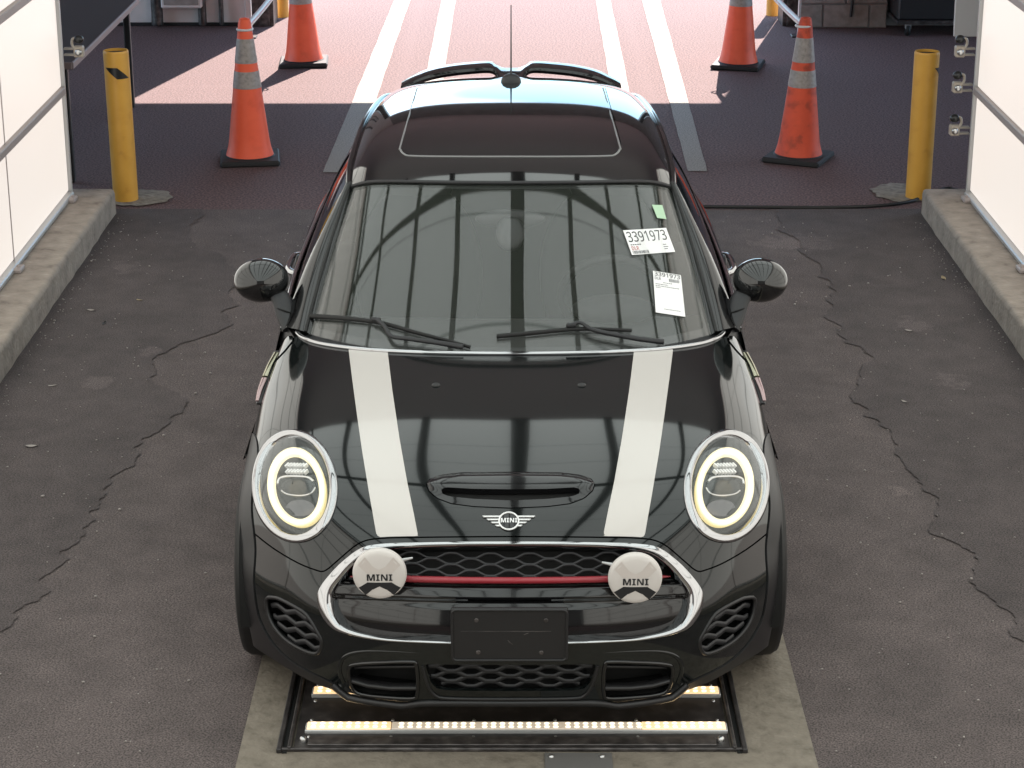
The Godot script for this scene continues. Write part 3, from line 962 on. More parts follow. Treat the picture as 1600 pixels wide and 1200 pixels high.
func build_surroundings() -> void:
	bollard(sy(197, 313), 0.885, 0.0725, "yellow steel bollard with a black tape mark beside the left kerb end", -0.85, 0.2, 0.795, 0.008)
	bollard(sy(1434, 309), 0.868, 0.0725, "yellow steel bollard with a black notch mark by the end of the cable", 0.55, 1.7, 0.78, 0.0)
	footing(sy(212, 310), 0.22, 0.19, 4); footing(sy(1408, 302), 0.17, 0.22, 7)
	cone(sy(391, 251), 0.12, "clean orange cone with two grey bands beside the tabletop shadow", false, 0.0)
	cone(sy(1247, 249), -0.42, "grimy scuffed orange cone with two grey bands", true, -0.01)
	cone(sy(475, 100), 0.06, "bright sunlit orange cone standing by the painted stripes", false, 0.02)
	cone(sy(1153, 104), -0.25, "orange cone at the edge of the sunlight, in front of the block pier", false, -0.012)
	cone_bar(sy(391, 251) + Vector3(0, 0.83, 0), sy(475, 100) + Vector3(0.01, 0.90, 0), "white and red striped bar tied to the clean shaded cone")
	cone_bar(sy(1247, 249) + Vector3(-0.004, 0.845, 0), sy(1153, 104) + Vector3(-0.01, 0.9, 0), "white and red striped bar tied to the grimy cone")
	# slim posts by the doorway
	for e in [[Vector3(-2.15, 0, -11.9), "slim pale steel post beside the left back wall"], [Vector3(2.36, 0, -11.95), "slim pale steel post beside the block pier"]]:
		var t := thing("post", e[1], "post", e[0])
		var o := MB.new(); o.bevel_box(Vector3(0, 1.2, 0), Vector3(0.05 if e[0].x < 0 else 0.02, 2.4, 0.05), 0.004); obj("shaft", o, M.alu_light, t)
		o = MB.new(); o.bevel_box(Vector3(0, 0.006, 0), Vector3(0.12, 0.012, 0.12), 0.003); obj("base_plate", o, M.steel_worn, t)
	bollard(Vector3(-1.985, 0, -12.9), 1.0, 0.06, "yellow bollard against the left door jamb in sunlight", 0, 0, 0)
	bollard(Vector3(2.27, 0, -12.98), 1.0, 0.06, "yellow bollard against the right door jamb in sunlight", 0, 0, 0)
	# folding table on the left
	var t := thing("folding_table", "long dark folding table with pale edge behind the left wall", "table", Vector3(-3.02, 0, -8.1))
	var o := MB.new(); o.bevel_box(Vector3(0, 0.735, 0), Vector3(0.86, 0.024, 2.35), 0.004); obj("table_top", o, M.table_top, t)
	o = MB.new()
	for sx in [-1.0, 1.0]: o.bevel_box(Vector3(sx * 0.432, 0.730, 0), Vector3(0.016, 0.042, 2.37), 0.004)
	for sz in [-1.0, 1.0]: o.bevel_box(Vector3(0, 0.730, sz * 1.184), Vector3(0.86, 0.042, 0.016), 0.004)
	obj("edge_band", o, M.table_edge, t)
	for sx in [-1.0, 1.0]:
		for sz in [-1.0, 1.0]:
			o = MB.new(); o.bevel_box(Vector3(sx * 0.36, 0.36, sz * 1.08), Vector3(0.045, 0.72, 0.045), 0.006); obj("leg", o, M.plastic, t)
	# clutter along the back wall
	for e in [[-2.98, 0.05, 2.8, "grey downpipe nearest the beige wall panel"], [-2.60, 0.035, 2.6, "thin conduit between the downpipe and the door jamb"], [-2.44, 0.02, 2.6, "thinnest conduit beside the door jamb"]]:
		var c := thing("wall_pipe", e[3] + " on the back wall", "pipe", Vector3(e[0], 0, -12.40), 0.0, "pipes on the back wall")
		o = MB.new(); o.tube(PackedVector3Array([Vector3(0, 0.02, 0), Vector3(0, e[2], 0)]), e[1], -1, 12); obj("tube", o, M.steel_worn, c)
		for y in [0.35, 1.4]:
			o = MB.new(); o.bevel_box(Vector3(0, y, 0), Vector3(e[1] * 2.8, 0.03, e[1] * 2.2), 0.003); obj("strap", o, M.alu, c)
	var pan := thing("utility_box", "beige metal utility box between pipes on the back wall", "box", Vector3(-2.76, 0.12, -12.38))
	o = MB.new(); o.bevel_box(Vector3(0, 0.3, 0), Vector3(0.34, 0.5, 0.14), 0.01); obj("case", o, M.wall_beige, pan)
	o = MB.new(); o.bevel_box(Vector3(0, 0.3, 0.076), Vector3(0.29, 0.44, 0.012), 0.003); obj("lid", o, M.block, pan)
	var base := MB.new(); base.bevel_box(Vector3(-4.9, 0.014, -12.455), Vector3(5.5, 0.028, 0.025), 0.004)
	struct("skirting", base, M.plastic)
	for e in [[-2.03, 1], [2.31, -1]]:
		var j := thing("door_jamb", "steel angle guarding the %s edge of the open doorway" % ("table side" if e[0] < 0 else "cart side"), "door jamb", Vector3(e[0], 0, -12.6))
		o = MB.new(); o.bevel_box(Vector3(0, 1.6, 0), Vector3(0.05, 3.2, 0.34), 0.004); obj("angle", o, M.steel_worn, j)
		o = MB.new(); o.bevel_box(Vector3(-e[1] * 0.09, 1.6, 0.165), Vector3(0.16, 3.2, 0.03), 0.004); obj("face_plate", o, M.steel_worn, j)
	# pier of concrete blocks on the right, each block a piece
	var pier := thing("block_pier", "low pier of beige concrete blocks beside the black cart", "block pier", Vector3(2.78, 0, -12.40))
	o = MB.new(); o.box(Vector3(0, 0.6, -0.012), Vector3(0.74, 1.2, 0.10)); obj("mortar", o, M.wall_dark, pier)
	for r in 6:
		var x := -0.37
		var first := 0.2 if r % 2 == 0 else 0.39
		var ws := [first, 0.39, 0.39]
		for w in ws:
			var w2: float = minf(w, 0.37 - x)
			if w2 < 0.05: break
			o = MB.new(); o.bevel_box(Vector3(x + w2 / 2, 0.1 + r * 0.2, 0), Vector3(w2 - 0.012, 0.188, 0.12 + 0.004 * ((r * 7) % 3)), 0.006)
			obj("block", o, M.block, pier)
			x += w
	var cd := thing("conduit", "thin bent conduit running down the block pier", "conduit", Vector3(2.85, 0, -12.32))
	o = MB.new(); o.tube(spline3([Vector3(0, 1.5, 0), Vector3(0, 0.6, 0), Vector3(0.0, 0.28, 0.0), Vector3(-0.01, 0.10, 0.0)]), 0.012, -1, 8); obj("tube", o, M.plastic, cd)
	o = MB.new(); o.tube(PackedVector3Array([Vector3(-0.35, 0.46, 0.0), Vector3(0.3, 0.46, 0.0)]), 0.010, -1, 8); obj("branch", o, M.plastic, cd)
	# black cart on casters
	var cart := thing("cart", "black steel cart on casters against the back wall", "cart", Vector3(3.72, 0, -12.2))
	o = MB.new(); o.bevel_box(Vector3(0, 0.78, 0), Vector3(1.10, 1.3, 0.5), 0.015); obj("body", o, M.plastic, cart)
	o = MB.new(); o.bevel_box(Vector3(0, 0.115, 0.0), Vector3(1.12, 0.03, 0.52), 0.005); obj("chassis", o, M.steel_worn, cart)
	for sx in [-0.46, 0.0, 0.46]:
		o = MB.new(); o.lathe([Vector2(0.0, -0.018), Vector2(0.045, -0.018), Vector2(0.05, 0.0), Vector2(0.045, 0.018), Vector2(0.0, 0.018)], 18, Transform3D(Basis(Vector3.FORWARD, PI / 2), Vector3(sx, 0.05, 0.22)))
		var wheel := obj("caster", o, M.rubber, cart)
		o = MB.new(); o.bevel_box(Vector3(sx, 0.085, 0.22), Vector3(0.05, 0.05, 0.06), 0.004); obj("fork", o, M.screw, wheel)
	# white board hung behind the right wall
	var wb := thing("hanging_board", "white board hanging behind the end of the right light wall", "board", Vector3(2.78, 0.80, -7.5), -0.12)
	o = MB.new(); o.bevel_box(Vector3(0.1, 0.75, 0), Vector3(0.36, 1.5, 0.03), 0.006, Basis(Vector3.FORWARD, -0.02)); obj("sheet", o, M.white_plastic, wb)
	for sx in [-0.02, 0.22]:
		o = MB.new(); o.tube(PackedVector3Array([Vector3(sx, 1.5, 0), Vector3(sx, 3.4, 0)]), 0.004, -1, 6); obj("wire", o, M.screw, wb)
	for e in [[1509, 74, 1, "topmost of the three clamp brackets on the right light wall"], [1506, 130, 1, "middle one of the three clamp brackets on the right light wall"], [1503, 197, 1, "lowest of the three clamp brackets on the right light wall"], [112, 74, -1, "single clamp bracket on the end of the left light wall"]]:
		var p := on_z(e[0], e[1], -6.2)
		p.x = 2.55 if e[2] > 0 else -2.46
		p.x -= e[2] * 0.035
		clamp_bracket(p, e[2], e[3])
	# cable lying across the floor
	var hs := thing("floor_cable", "black cable lying across the floor to the right kerb end", "cable")
	o = MB.new()
	var pth := []
	for q in [[1060, 325.5], [1130, 326], [1200, 326.5], [1280, 327], [1350, 325.5], [1400, 321.5], [1430, 315], [1448, 306], [1480, 297]]:
		pth.append(sy(q[0], q[1]) + Vector3(0, 0.011, 0))
	pth.push_front(Vector3(0.2, 0.011, -6.40)); pth.push_front(Vector3(-0.6, 0.011, -6.41))
	pth.append(Vector3(2.72, 0.011, -6.75)); pth.append(Vector3(3.3, 0.011, -6.6))
	o.tube(spline3(pth), 0.010, -1, 8)
	obj("sheath", o, M.hose, hs)
	# litter and grit
	rng.seed = 5
	var grit := MB.new()
	for k in 900:
		var side := rng.randf() < 0.5
		var p := Vector3(rng.randf_range(-2.22, -0.95) if side else rng.randf_range(0.95, 2.3), 0.0085, rng.randf_range(-6.2, 0.5))
		if rng.randf() < 0.35: p.x = -2.24 + absf(rng.randfn(0, 0.05)) if side else 2.325 - absf(rng.randfn(0, 0.05))
		var s := rng.randf_range(0.0015, 0.0045) * (1.6 if rng.randf() < 0.1 else 1.0)
		grit.ellipsoid(p + Vector3(0, s * 0.4, 0), Vector3(s * rng.randf_range(0.8, 1.6), s * 0.7, s), Basis(Vector3.UP, rng.randf() * TAU), 5, 3)
	var go := obj("grit", grit, M.grit)
	tag(go, "loose pale grit scattered over the lane floor", "grit"); go.set_meta("kind", "stuff")
	var spots := [[50, 701, 0.028, 0, "straw-like scrap on the lane left of the car"], [218, 472, 0.018, 1, "small tan leaf crumb lying near the left kerb"], [1474, 438, 0.03, 1, "curled tan leaf close to the right kerb"], [1420, 520, 0.022, 0, "pale curled scrap beside a chalky scuff"], [143, 488, 0.024, 0, "pale splinter on the dark seal coat by the left kerb"], [163, 508, 0.022, 2, "dark pebble on the dark seal coat by the left kerb"], [1413, 631, 0.018, 0, "tiny pale chip on the lane right of the car"], [82, 606, 0.018, 0, "tiny pale chip on the lane near the left kerb"]]
	for e in spots:
		var p := sy(e[0], e[1])
		var d := thing("litter", e[4], "litter", p + Vector3(0, 0.009, 0), rng.randf() * TAU)
		o = MB.new()
		var a := PackedVector3Array(); var b := PackedVector3Array(); var c := PackedVector3Array()
		for k in 7:
			var q := k / 6.0 * 2.0 - 1.0
			var w := 0.35 * (1.0 - q * q) + 0.05
			a.append(Vector3(q, 0.12 + 0.2 * q * q, -w) * e[2]); b.append(Vector3(q, 0.02 + 0.12 * q * q, 0.0) * e[2]); c.append(Vector3(q, 0.16 + 0.1 * q, w) * e[2])
		o.loft([a, b, c])
		obj("flake", o, M.grit if e[3] == 0 else (M.leaf if e[3] == 1 else M.rubber), d)

func build_floor_lights() -> void:
	struct("concrete_pad", sheet(-0.807, 0.903, -4.6, 1.6, 0.008), M.pad)
	var t := thing("floor_light", "black steel floor plate with two rows of lit lamps under the bumper", "floor light", Vector3(0.004, 0.008, 0))
	var o := MB.new(); o.bevel_box(Vector3(0, 0.004, -0.85), Vector3(1.30, 0.012, 1.64), 0.003); obj("plate", o, M.steel_black, t)
	for sx in [-1.0, 1.0]:
		o = MB.new(); o.bevel_box(Vector3(sx * 0.662, 0.008, -0.85), Vector3(0.012, 0.02, 1.64), 0.003); obj("side_rail", o, M.steel_worn, t)
		o = MB.new(); o.box(Vector3(sx * 0.676, 0.002, -0.85), Vector3(0.014, 0.004, 1.66)); obj("gap_seal", o, M.void_black, t)
		o = MB.new(); o.bevel_box(Vector3(sx * 0.692, 0.007, -0.83), Vector3(0.016, 0.016, 1.62), 0.003); obj("outer_rail", o, M.steel_black, t)
		o = MB.new(); o.lathe([Vector2(0.011, 0.0), Vector2(0.011, 0.012), Vector2(0.006, 0.018), Vector2(0, 0.018)], 10, Transform3D(Basis.IDENTITY, Vector3(sx * 0.625, 0.009, -0.075))); obj("bolt", o, M.screw, t)
	o = MB.new(); o.bevel_box(Vector3(0, 0.006, -0.035), Vector3(1.38, 0.012, 0.012), 0.003); obj("front_rail", o, M.steel_worn, t)
	o = MB.new(); o.bevel_box(Vector3(0, 0.0115, -0.075), Vector3(1.22, 0.005, 0.05), 0.002); obj("front_flange", o, M.steel_worn, t)
	for z in [-0.150, -0.380, -0.61]:
		var s := MB.new()
		s.bevel_box(Vector3(0.013, 0.014, z), Vector3(1.275, 0.014, 0.052), 0.003)
		var ch := obj("lamp_channel", s, M.alu_light, t)
		for e in [[-0.619, -0.366], [0.392, 0.645]]:
			s = MB.new(); s.bevel_box(Vector3((e[0] + e[1]) / 2, 0.0225, z), Vector3(e[1] - e[0], 0.006, 0.044), 0.002); obj("lamp_diffuser", s, M.led_soft, ch)
			s = MB.new()
			for k in 9:
				for r in [-0.011, 0.011]:
					s.ellipsoid(Vector3(lerpf(e[0] + 0.02, e[1] - 0.02, k / 8.0), 0.0255, z + r), Vector3(0.0085, 0.0025, 0.0085), Basis.IDENTITY, 10, 5)
			obj("lamp_led", s, M.led, ch)
		s = MB.new(); s.bevel_box(Vector3(0.013, 0.0225, z), Vector3(0.752, 0.004, 0.044), 0.0015); obj("lamp_cover", s, M.led_mid, ch)
		for g in 3:
			s = MB.new()
			for k in 9:
				for r in [-0.010, 0.010]:
					s.ellipsoid(Vector3(-0.338 + g * 0.2515 + k * 0.0268 + 0.004, 0.0245, z + r), Vector3(0.0085, 0.0035, 0.0075), Basis.IDENTITY, 10, 5)
			obj("lamp_led", s, M.led, ch)
		var l := AreaLight3D.new()
		l.name = "lamp_glow"; l.area_size = Vector2(1.26, 0.04); l.light_energy = 0.010
		l.area_range = 6.0; l.area_attenuation = 2.0
		l.light_color = Color(1.0, 0.85, 0.62); l.shadow_enabled = true
		t.add_child(l, true); l.position = Vector3(0.013, 0.034, z); l.rotation.x = PI / 2.0
		for k in 6:
			for r in [-0.055, 0.05]:
				s = MB.new(); s.lathe([Vector2(0.0055, 0), Vector2(0.0045, 0.004), Vector2(0, 0.005)], 8, Transform3D(Basis.IDENTITY, Vector3(-0.61 + k * 0.247, 0.010, z + r))); obj("screw", s, M.screw, t)
	# steel cover let into the pad in front
	var c := thing("floor_cover", "small grey steel cover let into the concrete pad", "floor cover", Vector3(0.20, 0.009, 0.06))
	o = MB.new(); o.bevel_box(Vector3(0, 0.003, 0), Vector3(0.20, 0.006, 0.15), 0.002); obj("plate", o, M.cover, c)
	for sx in [-0.08, 0.07]:
		o = MB.new(); o.lathe([Vector2(0.008, 0.004), Vector2(0.007, 0.011), Vector2(0, 0.012)], 8, Transform3D(Basis.IDENTITY, Vector3(sx, 0, -0.05))); obj("bolt", o, M.screw, c)

# ------------------------------------------------------------------ the car
const NOSE := [
	[[0, .884, -1.120], [.27, .886, -1.130], [.50, .888, -1.180], [.655, .880, -1.265], [.745, .868, -1.375], [.804, .80, -1.47], [.847, .62, -1.50]],
	[[0, .853, -.85], [.27, .855, -.86], [.51, .855, -.90], [.672, .846, -.97], [.765, .812, -1.05], [.832, .735, -1.11], [.852, .56, -1.14]],
	[[0, .812, -.58], [.27, .814, -.59], [.52, .815, -.63], [.678, .805, -.70], [.776, .765, -.79], [.838, .68, -.87], [.860, .52, -.92]],
	[[0, .757, -.33], [.27, .759, -.345], [.53, .762, -.39], [.680, .750, -.48], [.782, .705, -.59], [.845, .63, -.69], [.866, .50, -.74]],
	[[0, .682, -.155], [.27, .682, -.170], [.53, .678, -.22], [.685, .660, -.33], [.790, .62, -.46], [.848, .57, -.55], [.868, .47, -.62]],
	[[0, .55, -.055], [.27, .55, -.07], [.53, .55, -.136], [.680, .54, -.257], [.790, .51, -.397], [.848, .48, -.48], [.866, .42, -.57]],
	[[0, .42, -.005], [.27, .42, -.02], [.52, .42, -.085], [.672, .41, -.20], [.787, .40, -.345], [.842, .39, -.455], [.860, .36, -.55]],
	[[0, .28, 0], [.27, .28, -.015], [.51, .28, -.08], [.66, .275, -.195], [.775, .27, -.34], [.830, .268, -.45], [.845, .26, -.55]],
	[[0, .167, -.03], [.27, .167, -.045], [.50, .17, -.105], [.64, .174, -.21], [.755, .172, -.35], [.808, .160, -.45], [.822, .150, -.55]]]
const SCREEN := [
	[[0, .874, -1.150], [.25, .877, -1.162], [.46, .882, -1.212], [.60, .884, -1.285], [.692, .880, -1.365]],
	[[0, 1.02, -1.335], [.24, 1.021, -1.347], [.44, 1.022, -1.395], [.572, 1.02, -1.468], [.657, 1.012, -1.545]],
	[[0, 1.17, -1.535], [.22, 1.17, -1.546], [.41, 1.167, -1.593], [.535, 1.16, -1.662], [.615, 1.148, -1.733]],
	[[0, 1.310, -1.748], [.21, 1.309, -1.758], [.385, 1.302, -1.803], [.502, 1.288, -1.862], [.572, 1.270, -1.91]]]
const ROOF := [
	[[0, 1.318, -1.752], [.21, 1.317, -1.762], [.39, 1.309, -1.806], [.51, 1.292, -1.865], [.582, 1.262, -1.905]],
	[[0, 1.367, -1.95], [.2, 1.365, -1.957], [.385, 1.355, -1.99], [.515, 1.331, -2.035], [.588, 1.291, -2.07]],
	[[0, 1.402, -2.25], [.2, 1.400, -2.254], [.38, 1.389, -2.275], [.512, 1.363, -2.30], [.582, 1.321, -2.33]],
	[[0, 1.412, -2.62], [.2, 1.410, -2.62], [.375, 1.399, -2.625], [.505, 1.372, -2.63], [.570, 1.334, -2.65]],
	[[0, 1.396, -3.0], [.19, 1.394, -3.0], [.36, 1.383, -2.99], [.488, 1.361, -2.98], [.553, 1.325, -2.98]],
	[[0, 1.371, -3.32], [.18, 1.369, -3.315], [.345, 1.359, -3.29], [.468, 1.341, -3.25], [.530, 1.307, -3.24]],
	[[0, 1.343, -3.52], [.17, 1.341, -3.51], [.33, 1.331, -3.48], [.445, 1.315, -3.43], [.505, 1.283, -3.40]]]
const SIDE := [
	[[0, .98, -3.80], [.35, .98, -3.78], [.60, .975, -3.68], [.70, .965, -3.45], [.755, .95, -3.0], [.785, .93, -2.4], [.80, .91, -1.9], [.795, .875, -1.49]],
	[[0, .86, -3.84], [.38, .86, -3.82], [.66, .86, -3.70], [.765, .86, -3.42], [.815, .85, -3.0], [.83, .83, -2.4], [.835, .81, -1.9], [.824, .77, -1.49]],
	[[0, .60, -3.86], [.40, .6, -3.84], [.70, .6, -3.71], [.815, .6, -3.42], [.845, .58, -3.0], [.85, .57, -2.4], [.85, .57, -1.9], [.848, .60, -1.49]],
	[[0, .35, -3.87], [.40, .35, -3.85], [.71, .35, -3.72], [.825, .35, -3.42], [.855, .33, -3.0], [.86, .32, -2.4], [.86, .32, -1.9], [.858, .33, -1.49]],
	[[0, .2, -3.82], [.40, .2, -3.80], [.68, .2, -3.68], [.78, .18, -3.42], [.82, .16, -3.0], [.82, .15, -2.4], [.82, .15, -1.9], [.82, .16, -1.49]]]
const GREENHOUSE := [
	[[0, .98, -3.795], [.34, .98, -3.775], [.585, .975, -3.67], [.685, .965, -3.45], [.742, .95, -3.0], [.772, .93, -2.4], [.785, .905, -1.9], [.778, .87, -1.44]],
	[[0, 1.16, -3.68], [.33, 1.16, -3.66], [.56, 1.15, -3.56], [.625, 1.15, -3.33], [.66, 1.15, -2.95], [.68, 1.14, -2.4], [.69, 1.11, -2.03], [.690, 1.06, -1.67]],
	[[0, 1.33, -3.5], [.3, 1.325, -3.49], [.47, 1.295, -3.41], [.515, 1.30, -3.2], [.545, 1.318, -2.9], [.565, 1.315, -2.4], [.578, 1.285, -2.1], [.584, 1.255, -1.91]]]
const AXLE_F := -0.74
const AXLE_R := -3.235

var nose: Patch
var screen: Patch
var roof: Patch
var car: Node3D
var paper_corners := {}

func half_arch(s: Patch, za: float, r: float) -> PackedFloat32Array:   # positive outside a wheel opening of radius r, in pixels-like units
	var out := PackedFloat32Array(); out.resize(s.P.size())
	for k in s.P.size():
		var p := s.P[k]
		out[k] = (Vector2(p.z - za, p.y - 0.31).length() - r) * 450.0
	return out
func axis_field(s: Patch, f: Callable) -> PackedFloat32Array:
	var out := PackedFloat32Array(); out.resize(s.P.size())
	for k in s.P.size(): out[k] = f.call(s.P[k])
	return out
func pair(called: String, mb: MB, m: Material, parent: Node) -> Array:     # a left piece and its mirror image
	return [obj(called, mb, m, parent), obj(called, mb.mirror(), m, parent)]
func ell(c: Vector2, rx: float, ry: float, tilt: float, k := 48) -> Array:
	var out := []
	for j in k:
		var a := TAU * j / k
		out.append(c + Vector2(cos(a) * rx, sin(a) * ry).rotated(tilt))
	return out
func ring_loft(s: Patch, c: Vector2, tilt: float, prof: Array, shift := Vector2.ZERO) -> MB:   # prof: [rx, ry, lift]
	var o := MB.new()
	var loops := []
	for p in prof: loops.append(lay(s, ell(c + (shift if p.size() < 4 else p[3]), p[0], p[1], tilt, 56), p[2]))
	o.loft(loops, true)
	aim(o)
	return o
func aim(o: MB) -> void:      # turn a loft's normals the same way: towards the camera side on the whole
	var s := 0.0
	for k in o.v.size(): s += o.n[k].dot((CAM - o.v[k]).normalized())
	if s < 0.0:
		for k in o.n.size(): o.n[k] = -o.n[k]
		for k in range(0, o.i.size(), 3):
			var t := o.i[k + 1]; o.i[k + 1] = o.i[k + 2]; o.i[k + 2] = t

func build_car() -> void:
	car = thing("car", "glossy black three-door hatchback with two white bonnet stripes and lit round headlights", "car")
	nose = Patch.make(NOSE); nose.sample(241, 261); nose.turn_out(Vector3(0, 0.3, -1.2)); left_pixels(nose)
	screen = Patch.make(SCREEN); screen.sample(81, 61); screen.turn_out(Vector3(0, 0.6, -2.2)); left_pixels(screen)
	roof = Patch.make(ROOF); roof.sample(101, 101); roof.turn_out(Vector3(0, 0.5, -2.5)); left_pixels(roof)
	build_nose()
	build_headlights()
	build_grille()
	build_bumper_details()
	build_bonnet_details()
	build_greenhouse()
	build_sides()
	build_mirrors()
	build_wheels()
	build_interior()
	build_papers()
	build_rally_lamps()

const HOOD_FRONT := [[352, 790], [366, 803], [376, 814], [400, 836], [430, 859], [466, 880], [494, 891], [508, 892], [531, 873], [561, 849], [592, 841.5], [655, 839.8], [720, 839], [797.3, 838.5]]
const RING_OUT := [[797.3, 846.5], [720, 847], [655, 848], [602, 849.5], [566, 855.5], [535, 877.5], [513, 901], [500.5, 919], [497, 934], [499.5, 950], [508, 967], [522, 981.5], [547, 991], [580, 997.5], [620, 1001.5], [703, 1004.5], [797.3, 1005.5]]
const RING_IN := [[797.3, 855], [720, 855.5], [655, 857], [612, 860], [578, 867], [553, 884], [534, 905], [521.5, 922], [518.5, 936], [520, 950], [525.5, 964], [536, 976.5], [556, 985], [585, 991.5], [622, 996], [703, 1000], [797.3, 1001.5]]
const VENT := [[416, 936], [428, 934], [441, 938], [472, 955], [484, 968], [493, 983], [502, 1001], [500, 1015], [492, 1022], [472, 1016], [447, 1001], [428, 980], [418, 958]]
const DUCT := [[545, 1046], [556, 1038], [600, 1035], [642, 1034], [650, 1038], [653, 1060], [652, 1084], [646, 1091], [610, 1090], [566, 1085], [550, 1074]]
const MID_MESH := [[797.3, 1039], [664, 1038], [673, 1066], [683, 1076], [700, 1079], [797.3, 1080]]
const SCOOP := [[797.3, 738], [720, 739], [690, 742.5], [672, 749], [666.5, 757], [670, 767], [683, 778.5], [705, 787], [740, 791.5], [797.3, 794]]
const SLOT := [[797.3, 769], [740, 768.5], [695, 766.5], [690, 769], [690.5, 773], [702, 777], [740, 781], [797.3, 783.5]]
const STRIPE := [[544.5, 545], [550, 590], [558, 650], [566, 706], [577, 772], [589, 839.5], [653.5, 838.0], [646, 800], [636, 752], [624, 684], [613, 610], [605.5, 548]]
const HL := Vector2(461.5, 760.5)
const HL_TILT := -0.085

func poly(px: Array, closed := true, per := 4) -> PackedVector2Array:
	return PackedVector2Array(smooth(px, closed, per))

func build_nose() -> void:
	var hp := PackedVector2Array([Vector2(459, 480), Vector2(459, 532), Vector2(446, 548), Vector2(428, 567), Vector2(404, 592), Vector2(330, 620), Vector2(330, 770)])
	for q in smooth(HOOD_FRONT, false, 3): hp.append(q)
	hp.append(Vector2(900, 838)); hp.append(Vector2(900, 480))
	var hoodf := poly_field(nose, hp, 60.0)
	# everything behind the bonnet's side shut line
	var fp := PackedVector2Array([Vector2(458, 480), Vector2(458, 532), Vector2(445, 548), Vector2(427, 567), Vector2(403, 592), Vector2(300, 640), Vector2(300, 480)])
	var fenderf := poly_field(nose, fp, 60.0)
	var lamp := ellipse_field(nose, HL, 64.5, 86.0, HL_TILT)
	var ringo := poly_field(nose, around(RING_OUT), 30.0)
	var ventf := poly_field(nose, poly(VENT))
	var ductf := poly_field(nose, poly(DUCT))
	var midf := poly_field(nose, around(MID_MESH))
	var scoopf := poly_field(nose, around(SCOOP))
	var opening := half_arch(nose, AXLE_F, 0.345)
	var flare := half_arch(nose, AXLE_F, 0.412)
	var outer := axis_field(nose, func(p: Vector3) -> float: return (absf(p.x) - 0.70) * 450.0)
	# matt lip: outside this line runs the black plastic trim under and round the bumper
	var cp := PackedVector2Array(smooth([[392, 850], [396, 900], [400, 940], [408, 972], [430, 1009], [466, 1040], [520, 1067], [545, 1086], [580, 1097], [660, 1098], [797.3, 1098]], false, 3))
	cp.append(Vector2(797.3, 1200)); cp.append(Vector2(300, 1200)); cp.append(Vector2(300, 850))
	var lipf := poly_field(nose, cp, 40.0)
	var flaref := f_min([f_not(flare), outer])
	var trim := f_max(lipf, flaref)
	trim = f_min([trim, opening])
	obj("wheel_arch_trim", cut(nose, f_min([trim, f_not(ventf, 1.0)]), 0.004, PackedFloat32Array(), 0.02), M.satin, car)
	var hood := obj("bonnet", cut(nose, f_min([f_in(hoodf, 1.3), f_not(lamp), f_not(scoopf, 0.9), f_not(trim, 0.5), opening]), 0.0, PackedFloat32Array(), 0.012), M.paint, car)
	hood.set_meta("label", "glossy black bonnet with two cream-white stripes")
	obj("front_bumper", cut(nose, f_min([f_not(hoodf, 1.0), f_not(fenderf), f_not(ringo, -4.0), f_not(ventf), f_not(ductf), f_not(midf), f_not(trim, 0.5), opening]), 0.0, PackedFloat32Array(), 0.012), M.paint, car)
	for s in [-1.0, 1.0]:
		var half := axis_field(nose, func(p: Vector3) -> float: return p.x * s * 450.0)
		obj("fender", cut(nose, f_min([f_in(fenderf, 1.0), f_not(trim, 0.5), opening, half]), 0.0, PackedFloat32Array(), 0.012), M.paint, car)
	# what shows through the gaps and openings: a black inner shell
	var all := PackedFloat32Array(); all.resize(nose.P.size()); all.fill(1.0)
	var deep := PackedFloat32Array(); deep.resize(nose.P.size())
	for k in deep.size():
		deep[k] = -0.022
		if ringo[k] > -10.0 or lamp[k] > -8.0 or ductf[k] > -10.0 or ventf[k] > -10.0 or midf[k] > -10.0: deep[k] = -0.085
	obj("inner_shell", cut(nose, f_min([all, half_arch(nose, AXLE_F, 0.36)]), 0.0, deep), M.void_black, car)
	# stripes: vinyl laid on the bonnet
	var st := f_min([poly_field(nose, poly(STRIPE, true, 1)), f_in(hoodf, 2.0)])
	var both := cut(nose, st, 0.0012, PackedFloat32Array(), 0.001)
	for side in [-1.0, 1.0]:
		var one := MB.new()
		var map := {}
		for k in range(0, both.i.size(), 3):
			if both.v[both.i[k]].x * side < 0.0: continue
			for e in 3:
				var j := both.i[k + e]
				if not map.has(j): map[j] = one.vert(both.v[j], both.n[j])
				one.i.append(map[j])
		obj("stripe", one, M.stripe, hood)
	# bonnet scoop: a lip that swells to the slot
	var slotf := poly_field(nose, around(SLOT), 60.0)
	var bulge := PackedFloat32Array(); bulge.resize(nose.P.size())
	for k in bulge.size():
		if scoopf[k] <= -2.0: continue
		var q := nose.Q[k]
		var a := clampf(scoopf[k] / 14.0, 0.0, 1.0)
		var above := smoothstep(778.0, 764.0, q.y)
		bulge[k] = 0.013 * a * (2.0 - a) * above + 0.004 * a * (1.0 - above)
	var sc := cut(nose, f_min([f_in(scoopf, 0.4), f_not(slotf)]), 0.001, bulge, 0.02)
	fix_normals(sc)
	var so := obj("scoop", sc, M.gloss_black, hood)
	obj("scoop_slot", cut(nose, f_in(scoopf, 2.0), -0.014), M.void_black, so)
func fix_normals(o: MB) -> void:       # recompute smooth normals after displacing
	var nn := PackedVector3Array(); nn.resize(o.v.size())
	for k in range(0, o.i.size(), 3):
		var a := o.i[k]; var b := o.i[k + 1]; var c := o.i[k + 2]
		var f := (o.v[c] - o.v[a]).cross(o.v[b] - o.v[a])
		nn[a] += f; nn[b] += f; nn[c] += f
	for k in nn.size():
		if nn[k].length_squared() > 0.0: o.n[k] = nn[k].normalized()

